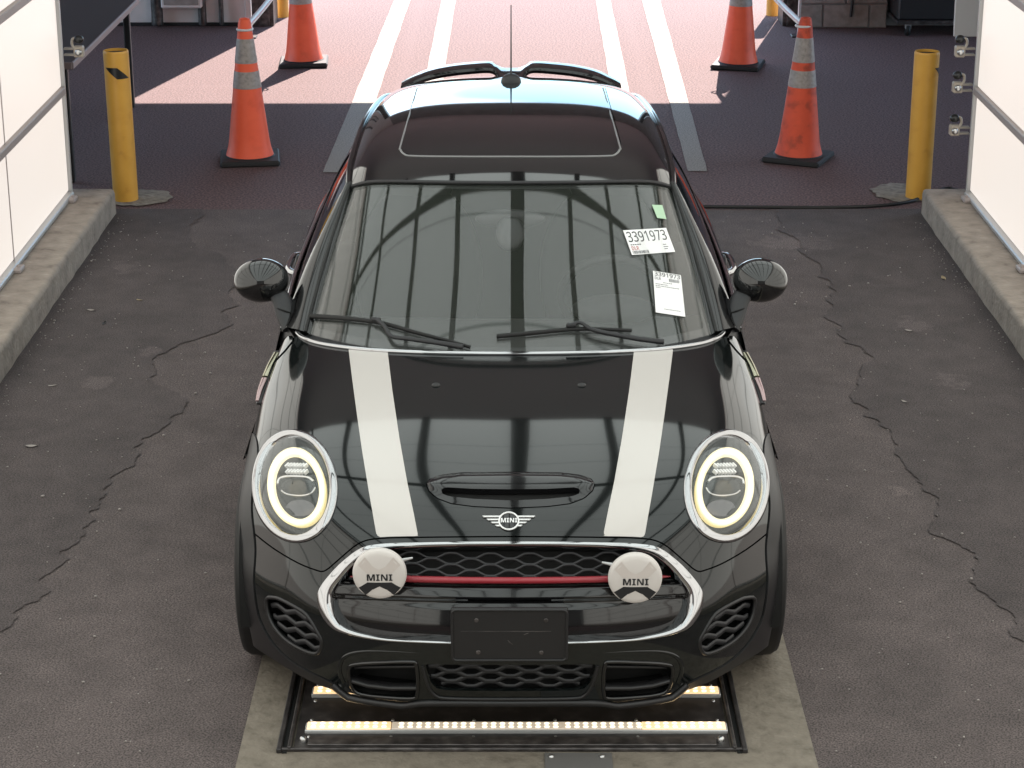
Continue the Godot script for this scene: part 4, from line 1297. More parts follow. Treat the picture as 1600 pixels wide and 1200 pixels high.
func build_headlights() -> void:
	for sg in [0, 1]:
		var t := Node3D.new(); t.name = "headlight"; car.add_child(t, true)
		var put := func(called: String, o: MB, m: Material) -> void:
			obj(called, o if sg == 0 else o.mirror(), m, t)
		put.call("bezel", ring_loft(nose, HL, HL_TILT, [[66.5, 88, -0.010], [66.8, 88.4, 0.003], [65.6, 87.2, 0.008], [63, 84.6, 0.0115], [59, 80.8, 0.0115, Vector2(-1.5, -1.5)], [56.5, 78.6, 0.008, Vector2(-2, -2.2)], [55.4, 77.4, 0.002, Vector2(-2.2, -2.5)], [54.8, 76.8, -0.012, Vector2(-2.2, -2.5)]]), M.chrome)
		var c2 := Vector2(460, 758)
		put.call("housing", ring_loft(nose, c2, HL_TILT, [[55.5, 78, -0.006], [51, 71, -0.016], [46, 62.5, -0.028], [37, 52, -0.026], [34, 48.5, -0.030], [28, 40, -0.040], [14, 20, -0.044], [1, 1, -0.045]]), M.void_black)
		put.call("halo_lamp", ring_loft(nose, c2, HL_TILT, [[45.4, 62.0, -0.020], [45.0, 61.4, -0.010], [43.6, 59.8, -0.0075], [41.5, 57.5, -0.007], [39.4, 55.0, -0.008], [38.2, 53.6, -0.012], [37.9, 53.2, -0.022]]), M.halo)
		put.call("halo_lamp_edge", ring_loft(nose, c2, HL_TILT, [[48.4, 65.4, -0.022], [47.6, 64.4, -0.013], [46.2, 62.8, -0.0095], [45.2, 61.7, -0.010]]), M.halo_rim)
		put.call("halo_lamp_edge", ring_loft(nose, c2, HL_TILT, [[38.1, 53.4, -0.012], [36.6, 51.8, -0.012], [35.6, 50.6, -0.018]]), M.halo_rim)
		# reflector: a ribbed block of lenses above, and the chrome smile of the main projector
		var rf := MB.new()
		for r in 2:
			for k in 7:
				var q := at_pixel(nose, Vector2(445 + k * 5.0 + r * 0.4, 722 + r * 9.6))
				rf.bevel_box(q[0] + q[1] * -0.016, Vector3(0.0062, 0.017, 0.014), 0.0015, Basis.looking_at(-q[1], Vector3.UP))
		put.call("led_lens", rf, M.white_metal)
		var shelf := MB.new()
		shelf.tube(lay(nose, smooth([[428, 752], [430, 744], [441, 739.5], [460, 738.5], [478, 739.5], [487, 746]], false, 4), -0.018), 0.0045, -1, 8)
		put.call("reflector_shelf", shelf, M.satin_chrome)
		var smile := MB.new()
		smile.tube(lay(nose, smooth([[435, 763], [442, 768], [456, 770.5], [472, 770], [484, 765.5], [490, 757]], false, 4), -0.014), 0.003, -1, 8)
		put.call("projector_rim", smile, M.chrome)
		put.call("projector", ring_loft(nose, Vector2(460, 754.5), HL_TILT, [[29, 15.5, -0.026], [27, 14, -0.018], [18, 9.5, -0.012], [8, 4, -0.0105], [0.5, 0.5, -0.010]]), M.void_black)
		put.call("lower_bowl", ring_loft(nose, Vector2(460, 788), HL_TILT, [[25, 15, -0.030], [22, 12, -0.034], [10, 6, -0.038], [0.5, 0.5, -0.039]]), M.dark_chrome)
		put.call("cover_lens", ring_loft(nose, c2, HL_TILT, [[54.5, 77, 0.000], [50, 70.5, 0.004], [42, 59, 0.0065], [30, 42, 0.0085], [16, 22, 0.0095], [1, 1, 0.010]]), M.lens)
		var p := at_pixel(nose, c2)
		var l := OmniLight3D.new()
		l.name = "halo_light"; l.light_energy = 0.0002; l.light_size = 0.05; l.omni_range = 8.0; l.omni_attenuation = 2.0
		l.light_color = Color(1.0, 0.88, 0.62); l.shadow_enabled = true
		t.add_child(l, true)
		var w: Vector3 = p[0] + p[1] * 0.03
		l.position = w if sg == 0 else Vector3(-w.x, w.y, w.z)

func ring_points(half: Array) -> Array:       # the closed outline, both halves, evenly indexed
	var a := []
	for q in smooth(half, false, 4): a.append(q)
	var m := a.size()
	for k in range(m - 2, 0, -1): a.append(Vector2(1594.6 - a[k].x, a[k].y))
	return a

func build_grille() -> void:
	var g := Node3D.new(); g.name = "grille"; car.add_child(g, true)
	var po := ring_points(RING_OUT); var pi_ := ring_points(RING_IN)
	var loops := []
	for e in [[-0.02, -0.012], [0.0, 0.006], [0.10, 0.012], [0.35, 0.016], [0.7, 0.015], [0.92, 0.010], [1.0, 0.003], [1.04, -0.02]]:
		var q := []
		for k in po.size(): q.append(po[k].lerp(pi_[k], e[0]))
		loops.append(lay(nose, q, e[1]))
	var o := MB.new(); o.loft(loops, true); aim(o)
	obj("chrome_ring", o, M.chrome, g)
	# lower gloss panel with a ledge
	var ino := poly_field(nose, PackedVector2Array(pi_), 30.0)
	var lower := PackedFloat32Array(); lower.resize(nose.P.size())
	var ledge := PackedFloat32Array(); ledge.resize(nose.P.size())
	for k in lower.size():
		var q := nose.Q[k]
		var yb := 911.0 - 6.0 * pow(absf(797.3 - q.x) / 260.0, 2.0)
		lower[k] = q.y - yb
		ledge[k] = -0.026 + 0.016 * smoothstep(yb, yb + 10.0, q.y) - 0.012 * smoothstep(yb + 24.0, yb + 31.0, q.y) + 0.002 * smoothstep(yb + 32.0, yb + 44.0, q.y)
	var lp := cut(nose, f_min([f_in(ino, -4.0), lower]), 0.0, ledge)
	fix_normals(lp)
	obj("lower_panel", lp, M.gloss_black, g)
	obj("mesh_back", cut(nose, f_min([f_in(ino, -3.0), f_in(f_not(lower), -6.0)]), -0.062), M.void_black, g)
	# honeycomb
	var hx := MB.new()
	for r in 5:
		var run := PackedVector3Array()
		var x := 540.0
		while x <= 1056.0:
			var ph := fposmod((x - 797.3) / 62.0 + (0.5 if r % 2 == 1 else 0.0), 1.0)
			var tr := clampf((absf(ph - 0.5) * 4.0 - 1.0) * 2.0, -1.0, 1.0)
			var y := 866.0 + r * 9.6 + tr * 4.2 - 4.0 * pow(absf(797.3 - x) / 240.0, 2.0)
			var inside := Geometry2D.is_point_in_polygon(Vector2(x, y), PackedVector2Array(pi_))
			if inside and y < 904.0:
				var w := at_pixel(nose, Vector2(x, y))
				run.append(w[0] + w[1] * -0.026)
			elif run.size() > 1:
				hx.tube(run, 0.0023, -1, 5, false, 2.0); run = PackedVector3Array()
			x += 5.1667
		if run.size() > 1: hx.tube(run, 0.0023, -1, 5, false, 2.0)
	obj("honeycomb", hx, M.plastic, g)
	# red bar
	var rb := MB.new()
	var path := []
	for k in 33:
		var x := lerpf(545.0, 1049.6, k / 32.0)
		path.append([x, 906.5 - 6.0 * pow(absf(797.3 - x) / 255.0, 2.0)])
	var bar := lay(nose, path, -0.012)
	rb.tube(bar, 0.0098, -1, 12, false, 1.0)
	for k in rb.v.size():      # pinch the ends
		var e := absf(rb.v[k].x) / 0.47
		if e > 0.86:
			var c := bar[0] if rb.v[k].x < 0 else bar[bar.size() - 1]
			var near := 1e9; var cp := c
			for b in bar:
				if b.distance_to(rb.v[k]) < near: near = b.distance_to(rb.v[k]); cp = b
			rb.v[k] = cp.lerp(rb.v[k], clampf(1.0 - (e - 0.86) / 0.16, 0.15, 1.0))
	obj("red_bar", rb, M.red, g)
	# number plate holder
	var pl := Node3D.new(); pl.name = "plate_holder"; car.add_child(pl, true)
	var c := on_z(796.0, 990.5, 0.024)
	var b := MB.new()
	b.bevel_box(c, Vector3(0.338, 0.168, 0.016), 0.005)
	var rim := MB.new()
	var rp := PackedVector3Array()
	for q in [[-1, -1], [1, -1], [1, 1], [-1, 1]]:
		for s in 6:
			var a: float = (s / 5.0) * PI / 2 + [PI, 1.5 * PI, 0.0, 0.5 * PI][[[-1, -1], [1, -1], [1, 1], [-1, 1]].find(q)]
			rp.append(c + Vector3(q[0] * 0.153 + cos(a) * 0.012, q[1] * 0.068 + sin(a) * 0.012, 0.009))
	rim.tube(rp, 0.0042, -1, 8, true)
	obj("plate", b, M.satin, pl); obj("rim", rim, M.satin, pl)
	var bk := MB.new(); bk.box(c + Vector3(0, 0.0, -0.03), Vector3(0.25, 0.10, 0.05)); obj("mount", bk, M.void_black, pl)
	var marks := MB.new()
	for q in [[-0.095, 0.047], [0.105, 0.047], [-0.09, -0.055], [0.092, -0.056]]:
		marks.lathe([Vector2(0.007, 0.0), Vector2(0.006, 0.003), Vector2(0.003, 0.002), Vector2(0, 0.002)], 10, Transform3D(Basis(Vector3.RIGHT, PI / 2), c + Vector3(q[0], q[1], 0.008)))
	for q in [[0.048, 0.004, 0.4], [0.0, -0.022, -0.9], [0.004, -0.026, -0.6]]:
		marks.bevel_box(c + Vector3(q[0], q[1], 0.0082), Vector3(0.014, 0.0022, 0.0012), 0.0004, Basis(Vector3.BACK, q[2]))
	marks.bevel_box(c + Vector3(-0.01, 0.012, 0.0081), Vector3(0.26, 0.0015, 0.001), 0.0003)
	obj("screw_boss", marks, M.steel_worn, pl)

func build_bumper_details() -> void:
	for side in [0, 1]:
		var t := Node3D.new(); t.name = "side_vent"; car.add_child(t, true)
		var fr := MB.new(); fr.tube(lay(nose, Array(poly(VENT, true, 3)), -0.002), 0.0065, -1, 8, true)
		obj("frame", fr if side == 0 else fr.mirror(), M.satin, t)
		var wave := MB.new()
		for r in 5:
			var run := PackedVector3Array()
			for k in 30:
				var x := 412.0 + k * 3.2
				var y := 942.0 + r * 14.5 + (x - 412.0) * 0.33 + absf(fposmod((x - 412.0) / 30.0 + r * 0.5, 1.0) - 0.5) * 14.0
				if Geometry2D.is_point_in_polygon(Vector2(x, y), poly(VENT, true, 2)):
					var w := at_pixel(nose, Vector2(x, y)); run.append(w[0] - w[1] * 0.016)
				elif run.size() > 1:
					wave.tube(run, 0.0055, -1, 6, false, 1.7); run = PackedVector3Array()
			if run.size() > 1: wave.tube(run, 0.0055, -1, 6, false, 1.7)
		obj("fins", wave if side == 0 else wave.mirror(), M.plastic, t)
		var d := Node3D.new(); d.name = "lower_duct"; car.add_child(d, true)
		var rim := MB.new(); rim.tube(lay(nose, Array(poly(DUCT, true, 3)), 0.000), 0.0065, -1, 10, true)
		obj("frame", rim if side == 0 else rim.mirror(), M.gloss_black, d)
		var blade := MB.new()
		blade.tube(lay(nose, [[547, 1066], [575, 1074], [610, 1078], [652, 1078]], -0.014), 0.018, -1, 10, false, 0.55)
		blade.tube(lay(nose, [[548, 1052], [600, 1051], [650, 1050]], -0.03), 0.006, -1, 8)
		obj("blade", blade if side == 0 else blade.mirror(), M.satin, d)
		# brow above the duct
		var brow := MB.new()
		brow.tube(lay(nose, smooth([[536, 1066], [530, 1045], [538, 1027], [560, 1019], [600, 1018], [660, 1021]], false, 4), -0.003), 0.0095, 0.003, 10)
		obj("brow", brow if side == 0 else brow.mirror(), M.paint, d)
	var m := Node3D.new(); m.name = "lower_mesh"; car.add_child(m, true)
	var hx := MB.new()
	for r in 5:
		var run := PackedVector3Array()
		for k in 64:
			var x := 664.0 + k * 4.24
			var ph := fposmod((x - 797.3) / 62.0 + (0.5 if r % 2 == 1 else 0.0), 1.0)
			var y := 1042.0 + r * 8.4 + clampf((absf(ph - 0.5) * 4.0 - 1.0) * 2.0, -1.0, 1.0) * 3.6
			if Geometry2D.is_point_in_polygon(Vector2(x, y), around(MID_MESH)):
				var w := at_pixel(nose, Vector2(x, y)); run.append(w[0] - w[1] * 0.02)
			elif run.size() > 1:
				hx.tube(run, 0.0042, -1, 5, false, 1.8); run = PackedVector3Array()
		if run.size() > 1: hx.tube(run, 0.0042, -1, 5, false, 1.8)
	obj("honeycomb", hx, M.plastic, m)
	var fr2 := MB.new()
	fr2.tube(lay(nose, smooth([[660, 1040], [668, 1068], [680, 1086], [705, 1091], [797, 1092], [890, 1091], [914, 1086], [926, 1068], [934, 1040]], false, 5), 0.001), 0.0055, -1, 8)
	obj("frame", fr2, M.satin, m)
	var chin := MB.new()
	chin.tube(lay(nose, smooth([[520, 1070], [545, 1090], [580, 1101], [620, 1104], [655, 1099], [700, 1098], [797, 1098.5], [894, 1098], [940, 1099], [974, 1104], [1014, 1101], [1049, 1090], [1074, 1070]], false, 4), 0.0), 0.012, -1, 8)
	obj("chin_lip", chin, M.satin, car)

func build_bonnet_details() -> void:
	# winged badge
	var p := at_pixel(nose, Vector2(795, 815))
	var n: Vector3 = p[1]
	var bx := Vector3.RIGHT
	var by := n.cross(bx).normalized()
	var e := Node3D.new(); e.name = "badge"; car.add_child(e, true)
	e.transform = Transform3D(Basis(bx, by, n), p[0] + n * 0.004)
	var ring := MB.new(); var c := PackedVector3Array()
	for k in 36: c.append(Vector3(cos(TAU * k / 36.0) * 0.0285, sin(TAU * k / 36.0) * 0.0295, 0.0))
	ring.tube(c, 0.0028, -1, 8, true); obj("badge_ring", ring, M.white_metal, e)
	var disc := MB.new(); disc.lathe([Vector2(0.0275, 0.0), Vector2(0.015, 0.002), Vector2(0.0, 0.0025)], 32, Transform3D(Basis(Vector3.RIGHT, PI / 2), Vector3(0, 0, -0.001))); obj("badge_disc", disc, M.gloss_black, e)
	for sg in [-1.0, 1.0]:
		for k in 4:
			var y := 0.0155 - k * 0.0105
			var x1 := 0.0775 - k * 0.0125
			var x0 := sqrt(maxf(0.0, 0.0285 * 0.0285 - y * y)) + 0.002
			var w := MB.new()
			var pts := [Vector3(sg * x0, y + 0.0021, 0.001), Vector3(sg * x1, y + 0.0021, 0.001), Vector3(sg * (x1 - 0.005), y - 0.0021, 0.001), Vector3(sg * x0, y - 0.0021, 0.001)]
			w.face(pts, Vector3.BACK)
			for j in 4: w.face([pts[j], pts[(j + 1) % 4], pts[(j + 1) % 4] - Vector3(0, 0, 0.004), pts[j] - Vector3(0, 0, 0.004)], (pts[j] + pts[(j + 1) % 4]) / 2 - (pts[0] + pts[2]) / 2)
			obj("badge_wing", w, M.white_metal, e)
	var tx := obj("badge_letters", letters("MINI", 0.12), M.white_metal, e, Vector3(0, 0, 0.003))
	tx.scale = Vector3(0.032, 0.032, 0.01)
	for q in [Vector2(681, 602), Vector2(909, 602)]:
		var w := at_pixel(nose, q)
		var o := MB.new(); o.ellipsoid(w[0], Vector3(0.015, 0.008, 0.014), Basis.IDENTITY, 16, 8)
		obj("washer_nozzle", o, M.satin, car)

func build_greenhouse() -> void:
	var all := PackedFloat32Array(); all.resize(screen.P.size()); all.fill(1.0)
	var pane := cut(screen, all)
	pane.add(cut(screen, all, -0.006))       # outer and inner face of the laminated glass
	obj("windshield", pane, M.glass, car)
	# black ceramic band along the glass edge, just inside
	var bandf := PackedFloat32Array(); bandf.resize(screen.P.size())
	for j in screen.nv:
		for k in screen.nu:
			var fu := minf(k, screen.nu - 1 - k) / (screen.nu - 1.0)
			var fv := minf(j * 0.55, (screen.nv - 1 - j) * 1.6) / (screen.nv - 1.0)
			bandf[j * screen.nu + k] = (0.030 - minf(fu, fv)) * 100.0
	obj("glass_band", cut(screen, bandf, -0.010), M.plastic, car)
	# roof and its glass panel
	var sun_px := [[797.3, 244.5], [700, 244.5], [645, 243.5], [632, 240], [626, 232], [627, 222], [652, 135], [660, 130.5], [700, 129.5], [797.3, 129]]
	var sf := poly_field(roof, around(sun_px), 20.0)
	for k in sf.size():      # only the top side, not what folds over behind
		if roof.P[k].z < -3.12: sf[k] = minf(sf[k], (roof.P[k].z + 3.14) * 300.0)
	var roofo := obj("roof", cut(roof, f_not(sf, 0.6), 0.0, PackedFloat32Array(), 0.015), M.roof, car)
	obj("roof_glass", cut(roof, f_in(sf, 0.6), 0.0015, PackedFloat32Array(), 0.012), M.dark_glass, roofo)
	obj("roof_lining", cut(roof, f_not(PackedFloat32Array(all_of(roof, -1.0))), -0.03), M.void_black, roofo)
	var seal := MB.new()
	var sp := smooth([[652, 138], [627, 224], [626, 234], [632, 241], [646, 244], [720, 245], [797.3, 245], [875, 245], [948, 244], [962, 241], [968, 234], [967, 224], [942, 138]], false, 4)
	seal.tube(lay(roof, sp, 0.0), 0.0042, -1, 8)
	obj("roof_seal", seal, M.rail_grey, roofo)
	# pillars: from the glass edge over to the side window
	for sg in [0, 1]:
		var a := PackedVector3Array(); var b := PackedVector3Array(); var c := PackedVector3Array(); var d := PackedVector3Array(); var e := PackedVector3Array(); var f := PackedVector3Array()
		for k in 25:
			var v := lerpf(-0.06, 3.04, k / 24.0)
			var r := screen.full(0.0, clampf(v, 0.0, 3.0))
			var p: Vector3 = r[0]; var n: Vector3 = r[1]
			if n.y < 0: n = -n
			var t := k / 24.0
			var q := Vector3(lerpf(-0.795, -0.588, t), lerpf(0.868, 1.250, t), lerpf(-1.46, -1.93, t))
			q.x -= 0.012 * sin(PI * t); q.y += 0.012 * sin(PI * t)
			var o := (n + Vector3(-0.4, 0.1, 0)).normalized()
			a.append(p.lerp(q, -0.06) - n * 0.006); b.append(p.lerp(q, 0.06) + n * 0.010); c.append(p.lerp(q, 0.30) + o * 0.020)
			d.append(p.lerp(q, 0.6) + o * 0.021); e.append(p.lerp(q, 0.85) + o * 0.014); f.append(q + Vector3(-0.004, -0.008, -0.012))
		var m := MB.new(); m.loft([a, b, c, d, e, f]); aim(m)
		obj("windshield_pillar", m if sg == 0 else m.mirror(), M.gloss_black, car)
		var s := MB.new(); var sp2 := PackedVector3Array()
		for k in a.size(): sp2.append(b[k])
		s.tube(sp2, 0.006, -1, 6); obj("glass_seal", s if sg == 0 else s.mirror(), M.rubber, car)
		var gut := MB.new(); var gp := PackedVector3Array()
		for k in 40:
			var r := roof.full(0.0, k / 39.0 * 6.0); gp.append(r[0] + Vector3(-0.004, 0.002, 0))
		gut.tube(gp, 0.011, -1, 8); obj("roof_rail", gut if sg == 0 else gut.mirror(), M.gloss_black, car)
	var head := MB.new(); var hp := PackedVector3Array()
	for k in 41:
		var r := roof.full(k / 40.0 * 8.0, 0.0); hp.append(r[0] + Vector3(0, -0.003, 0.004))
	head.tube(hp, 0.0065, -1, 8); obj("roof_front_seal", head, M.plastic, car)
	# bright trim round the base of the glass
	var tr := MB.new()
	var tp := [[456, 498], [459, 510], [464, 519.5], [475, 528], [500, 536.5], [545, 543.5], [600, 548], [690, 551.5], [797.3, 552.5]]
	tp = tp + flip_px(tp.slice(0, 8))
	var line := PackedVector3Array()
	for q in smooth(tp, false, 5):
		var w := at_pixel(nose, Vector2(q.x, q.y + 4.0))
		line.append(on_ray_at(q, w[0].z - 0.012))
	tr.tube(line, 0.0075, -1, 10)
	obj("cowl_trim", tr, M.chrome, car)
	var cowl := MB.new(); var c0 := PackedVector3Array(); var c1 := PackedVector3Array(); var c2 := PackedVector3Array()
	for k in 61:
		var u := k / 60.0 * 8.0
		var r := screen.full(u, 0.04); var s := nose.full(k / 60.0 * 8.0 + 2.0, 0.0)
		c0.append(s[0] + Vector3(0, -0.012, 0)); c1.append(s[0].lerp(r[0], 0.5) + Vector3(0, -0.016, 0)); c2.append(r[0] + Vector3(0, -0.01, -0.01))
	cowl.loft([c0, c1, c2]); aim(cowl)
	obj("cowl_panel", cowl, M.plastic, car)
	# wipers
	for w in [[[[486.5, 496.5], [540, 500], [596, 507], [650, 522], [700, 535], [735, 545]], [[590, 505], [603, 516], [614, 532], [640, 536], [690, 543], [724, 549]]], [[[776, 528], [830, 523], [893, 517], [940, 517], [986, 519]], [[892, 514], [906, 511], [925, 522], [960, 530], [1000, 537], [1033, 541]]]]:
		var t := Node3D.new(); t.name = "wiper"; car.add_child(t, true)
		var bl := MB.new(); bl.tube(lay(screen, smooth(w[0], false, 4), 0.010), 0.0068, 0.005, 8, false, 1.3); obj("blade", bl, M.rubber, t)
		var ar := MB.new(); ar.tube(lay(screen, smooth(w[1], false, 4), 0.026), 0.006, 0.010, 8); obj("arm", ar, M.plastic, t)
		var hb := MB.new()
		var q := at_pixel(screen, Vector2(w[1][0][0], w[1][0][1])); hb.bevel_box(q[0] + q[1] * 0.022, Vector3(0.035, 0.014, 0.016), 0.004, Basis.looking_at(-q[1], Vector3.UP)); obj("blade_clip", hb, M.plastic, t)
	# antenna
	var an := Node3D.new(); an.name = "antenna"; car.add_child(an, true)
	var foot := at_pixel(roof, Vector2(797.3, 128))
	var fpt := Vector3(0, 1.380, -3.20)
	var ab := MB.new(); ab.lathe([Vector2(0.045, -0.01), Vector2(0.044, 0.008), Vector2(0.036, 0.024), Vector2(0.02, 0.034), Vector2(0.0, 0.037)], 20, Transform3D(Basis.from_scale(Vector3(0.95, 1, 1.25)), fpt)); obj("foot", ab, M.plastic, an)
	var tip := on_z(798.5, 8, -3.42)
	var am := MB.new(); am.tube(PackedVector3Array([fpt + Vector3(0, 0.03, 0), fpt.lerp(tip, 0.3), tip]), 0.0042, 0.0022, 8); obj("mast", am, M.plastic, an)
	# tail spoiler: two wings with an opening under each
	var spl := Node3D.new(); spl.name = "spoiler"; car.add_child(spl, true)
	for sg in [0, 1]:
		var top := []; var und := []; var rear := []; var rlo := []
		for q in [[628, 127], [645, 117.5], [668, 108], [700, 101], [735, 97], [765, 95.5], [776, 101], [785, 105.5], [797.3, 106]]:
			var r := on_z(q[0], q[1], -3.66 - 0.0 + 0.10 * pow(absf(797.3 - q[0]) / 170.0, 2.0))
			rear.append(r); rlo.append(r + Vector3(0, -0.016, 0.004))
			var ch := 0.13 if q[0] < 780 else 0.22
			top.append(r + Vector3(0, -0.004, ch)); und.append(r + Vector3(0, -0.030, ch * 0.92))
		var m := MB.new(); m.loft([spline3(rlo, 4), spline3(rear, 4), spline3(top, 4), spline3(und, 4), spline3(rlo, 4)])
		obj("wing", m if sg == 0 else m.mirror(), M.gloss_black, spl)

func all_of(s: Patch, v: float) -> PackedFloat32Array:
	var o := PackedFloat32Array(); o.resize(s.P.size()); o.fill(v)
	return o
func on_ray_at(q: Vector2, z: float) -> Vector3: return on_z(q.x, q.y, z)

func build_sides() -> void:
	var side := Patch.make(SIDE); side.sample(241, 61); side.turn_out(Vector3(0, 0.5, -2.4))
	var gh := Patch.make(GREENHOUSE); gh.sample(241, 31); gh.turn_out(Vector3(0, 1.0, -2.4))
	for k in side.N.size():
		if side.N[k].dot(side.P[k] - Vector3(0, side.P[k].y, -2.4)) < 0.0: side.N[k] = -side.N[k]
	for k in gh.N.size():
		if gh.N[k].dot(gh.P[k] - Vector3(0, gh.P[k].y, -2.4)) < 0.0: gh.N[k] = -gh.N[k]
	var open := half_arch(side, AXLE_R, 0.345); var flare := half_arch(side, AXLE_R, 0.412)
	var low := axis_field(side, func(p: Vector3) -> float: return (0.245 - p.y) * 450.0)
	var trim := f_min([f_max(f_not(flare), low), open])
	obj("sill_trim", cut(side, trim, 0.004, PackedFloat32Array(), 0.02), M.satin, car)
	var zdoor := axis_field(side, func(p: Vector3) -> float: return minf(p.z + 2.62, 20.0) * 450.0)
	var ztail := axis_field(side, func(p: Vector3) -> float: return (p.z + 3.66) * 450.0)
	for s in [-1.0, 1.0]:
		var half := axis_field(side, func(p: Vector3) -> float: return p.x * s * 450.0)
		var d := obj("door", cut(side, f_min([half, f_in(zdoor, 1.2), f_not(trim, 0.5)]), 0.0, PackedFloat32Array(), 0.012), M.paint, car)
		var hd := MB.new()
		hd.tube(spline3([Vector3(s * 0.822, 0.842, -2.48), Vector3(s * 0.848, 0.846, -2.44), Vector3(s * 0.855, 0.844, -2.34), Vector3(s * 0.850, 0.840, -2.27), Vector3(s * 0.824, 0.836, -2.24)]), 0.013, -1, 10)
		obj("handle", hd, M.chrome, d)
		var cup := MB.new(); cup.ellipsoid(Vector3(s * 0.826, 0.842, -2.36), Vector3(0.010, 0.030, 0.075), Basis.IDENTITY, 16, 10); obj("handle_recess", cup, M.plastic, d)
		obj("rear_quarter", cut(side, f_min([half, f_not(zdoor, 1.2), ztail, f_not(trim, 0.5), open]), 0.0, PackedFloat32Array(), 0.012), M.paint, car)
	obj("tailgate", cut(side, f_min([f_not(ztail, 1.2), f_not(trim, 0.5)])), M.paint, car)
	obj("side_inner_shell", cut(side, f_min([all_of(side, 1.0), half_arch(side, AXLE_R, 0.36)]), -0.03), M.void_black, car)
	# glass and pillars round the cabin
	for s in [-1.0, 1.0]:
		var half := axis_field(gh, func(p: Vector3) -> float: return p.x * s * 450.0)
		var zf := axis_field(gh, func(p: Vector3) -> float: return (p.z + 2.60) * 450.0)
		var zr := axis_field(gh, func(p: Vector3) -> float: return minf(-2.66 - p.z, p.z + 3.34) * 450.0)
		obj("door_window", cut(gh, f_min([half, zf]), 0.0), M.dark_glass, car)
		obj("quarter_window", cut(gh, f_min([half, zr]), 0.0), M.dark_glass, car)
		var pl := axis_field(gh, func(p: Vector3) -> float: return (0.036 - absf(p.z + 2.63)) * 450.0)
		var pr := axis_field(gh, func(p: Vector3) -> float: return (-3.33 - p.z) * 450.0)
		var pback := axis_field(gh, func(p: Vector3) -> float: return (p.z + 3.6 + (1.16 - p.y) * 0.25) * 450.0)
		obj("door_pillar", cut(gh, f_min([half, pl]), 0.004, PackedFloat32Array(), 0.012), M.gloss_black, car)
		obj("rear_pillar", cut(gh, f_min([half, pr, pback]), 0.004, PackedFloat32Array(), 0.012), M.gloss_black, car)
		var bl := MB.new(); var bp := PackedVector3Array()
		for k in 40:
			var u: float = (15.0 - 1.0) / 2.0 + s * lerpf(2.6, 7.0, k / 39.0)
			var r := gh.full(clampf(u, 0.0, 14.0), 0.0); bp.append(r[0] + Vector3(s * 0.012, 0.002, 0))
		bl.tube(bp, 0.009, -1, 8); obj("belt_trim", bl, M.chrome, car)
	var rear := axis_field(gh, func(p: Vector3) -> float: return -(p.z + 3.6 + (1.16 - p.y) * 0.25) * 450.0)
	obj("rear_window", cut(gh, rear), M.dark_glass, car)
	# lower fender behind the front wheel, side badge and lamp
	for s in [-1.0, 1.0]:
		var lf := MB.new(); var rows := []
		for k in 12:
			var y := lerpf(0.165, 0.66, k / 11.0); var c := PackedVector3Array()
			var zi := AXLE_F - sqrt(maxf(0.0, 0.348 * 0.348 - (y - 0.31) * (y - 0.31)))
			for j in 6: c.append(Vector3(s * (0.858 - 0.02 * absf(y - 0.4)), y, lerpf(zi, -1.46, j / 5.0)))
			rows.append(c)
		lf.loft(rows); 
		for k in lf.n.size(): lf.n[k] = Vector3(s, 0, 0)
		var old := lf.i.duplicate()
		lf.i.clear()
		for k in range(0, old.size(), 3): lf.tri(old[k], old[k + 1], old[k + 2])
		obj("lower_fender", lf, M.paint, car)
		var sc := Node3D.new(); sc.name = "side_scuttle"; car.add_child(sc, true)
		var o := MB.new()
		var pa := on_z(427, 570, -1.30); var pb := on_z(408, 614, -1.10)
		o.tube(spline3([Vector3(s * 0.805, 0.812, -1.36), Vector3(s * 0.820, 0.795, -1.28), Vector3(s * 0.829, 0.778, -1.21)]), 0.010, 0.011, 8, false, 0.45); obj("lamp_bar", o, M.yellow_badge, sc)
		o = MB.new(); o.tube(spline3([Vector3(s * 0.830, 0.775, -1.20), Vector3(s * 0.838, 0.759, -1.13), Vector3(s * 0.841, 0.742, -1.07)]), 0.011, 0.006, 8, false, 0.45); obj("badge_bar", o, M.pale_red, sc)
		o = MB.new(); o.tube(spline3([Vector3(s * 0.800, 0.80, -1.40), Vector3(s * 0.815, 0.783, -1.27), Vector3(s * 0.830, 0.752, -1.14), Vector3(s * 0.834, 0.735, -1.06)]), 0.022, 0.010, 8, false, 0.4); obj("surround", o, M.plastic, sc)
	for s in [-1.0, 1.0]:
		var fil := MB.new()
		fil.face([Vector3(s * 0.742, 0.868, -1.36), Vector3(s * 0.797, 0.882, -1.52), Vector3(s * 0.814, 0.79, -1.53), Vector3(s * 0.800, 0.802, -1.462)], Vector3(s, 0.6, 0.2))
		obj("fender_corner", fil, M.plastic, car)
	# tail lamps
	for s in [-1.0, 1.0]:
		var tl := MB.new(); tl.ellipsoid(Vector3(s * 0.70, 0.78, -3.72), Vector3(0.085, 0.12, 0.04), Basis(Vector3.UP, s * -0.7), 20, 12); obj("tail_lamp", tl, M.red, car)
	var tray := MB.new(); var t0 := PackedVector3Array(); var t1 := PackedVector3Array()
	for k in 41:
		var r := nose.full(k / 40.0 * 12.0, 8.0)
		t0.append(r[0] + Vector3(0, 0.006, -0.004)); t1.append(Vector3(r[0].x * 0.86, 0.175, minf(r[0].z - 0.25, -0.5)))
	tray.loft([t0, t1]); obj("under_tray", tray, M.void_black, car)
	var un := MB.new(); un.box(Vector3(0, 0.2, -2.0), Vector3(1.5, 0.06, 3.3)); obj("floor_pan", un, M.void_black, car)

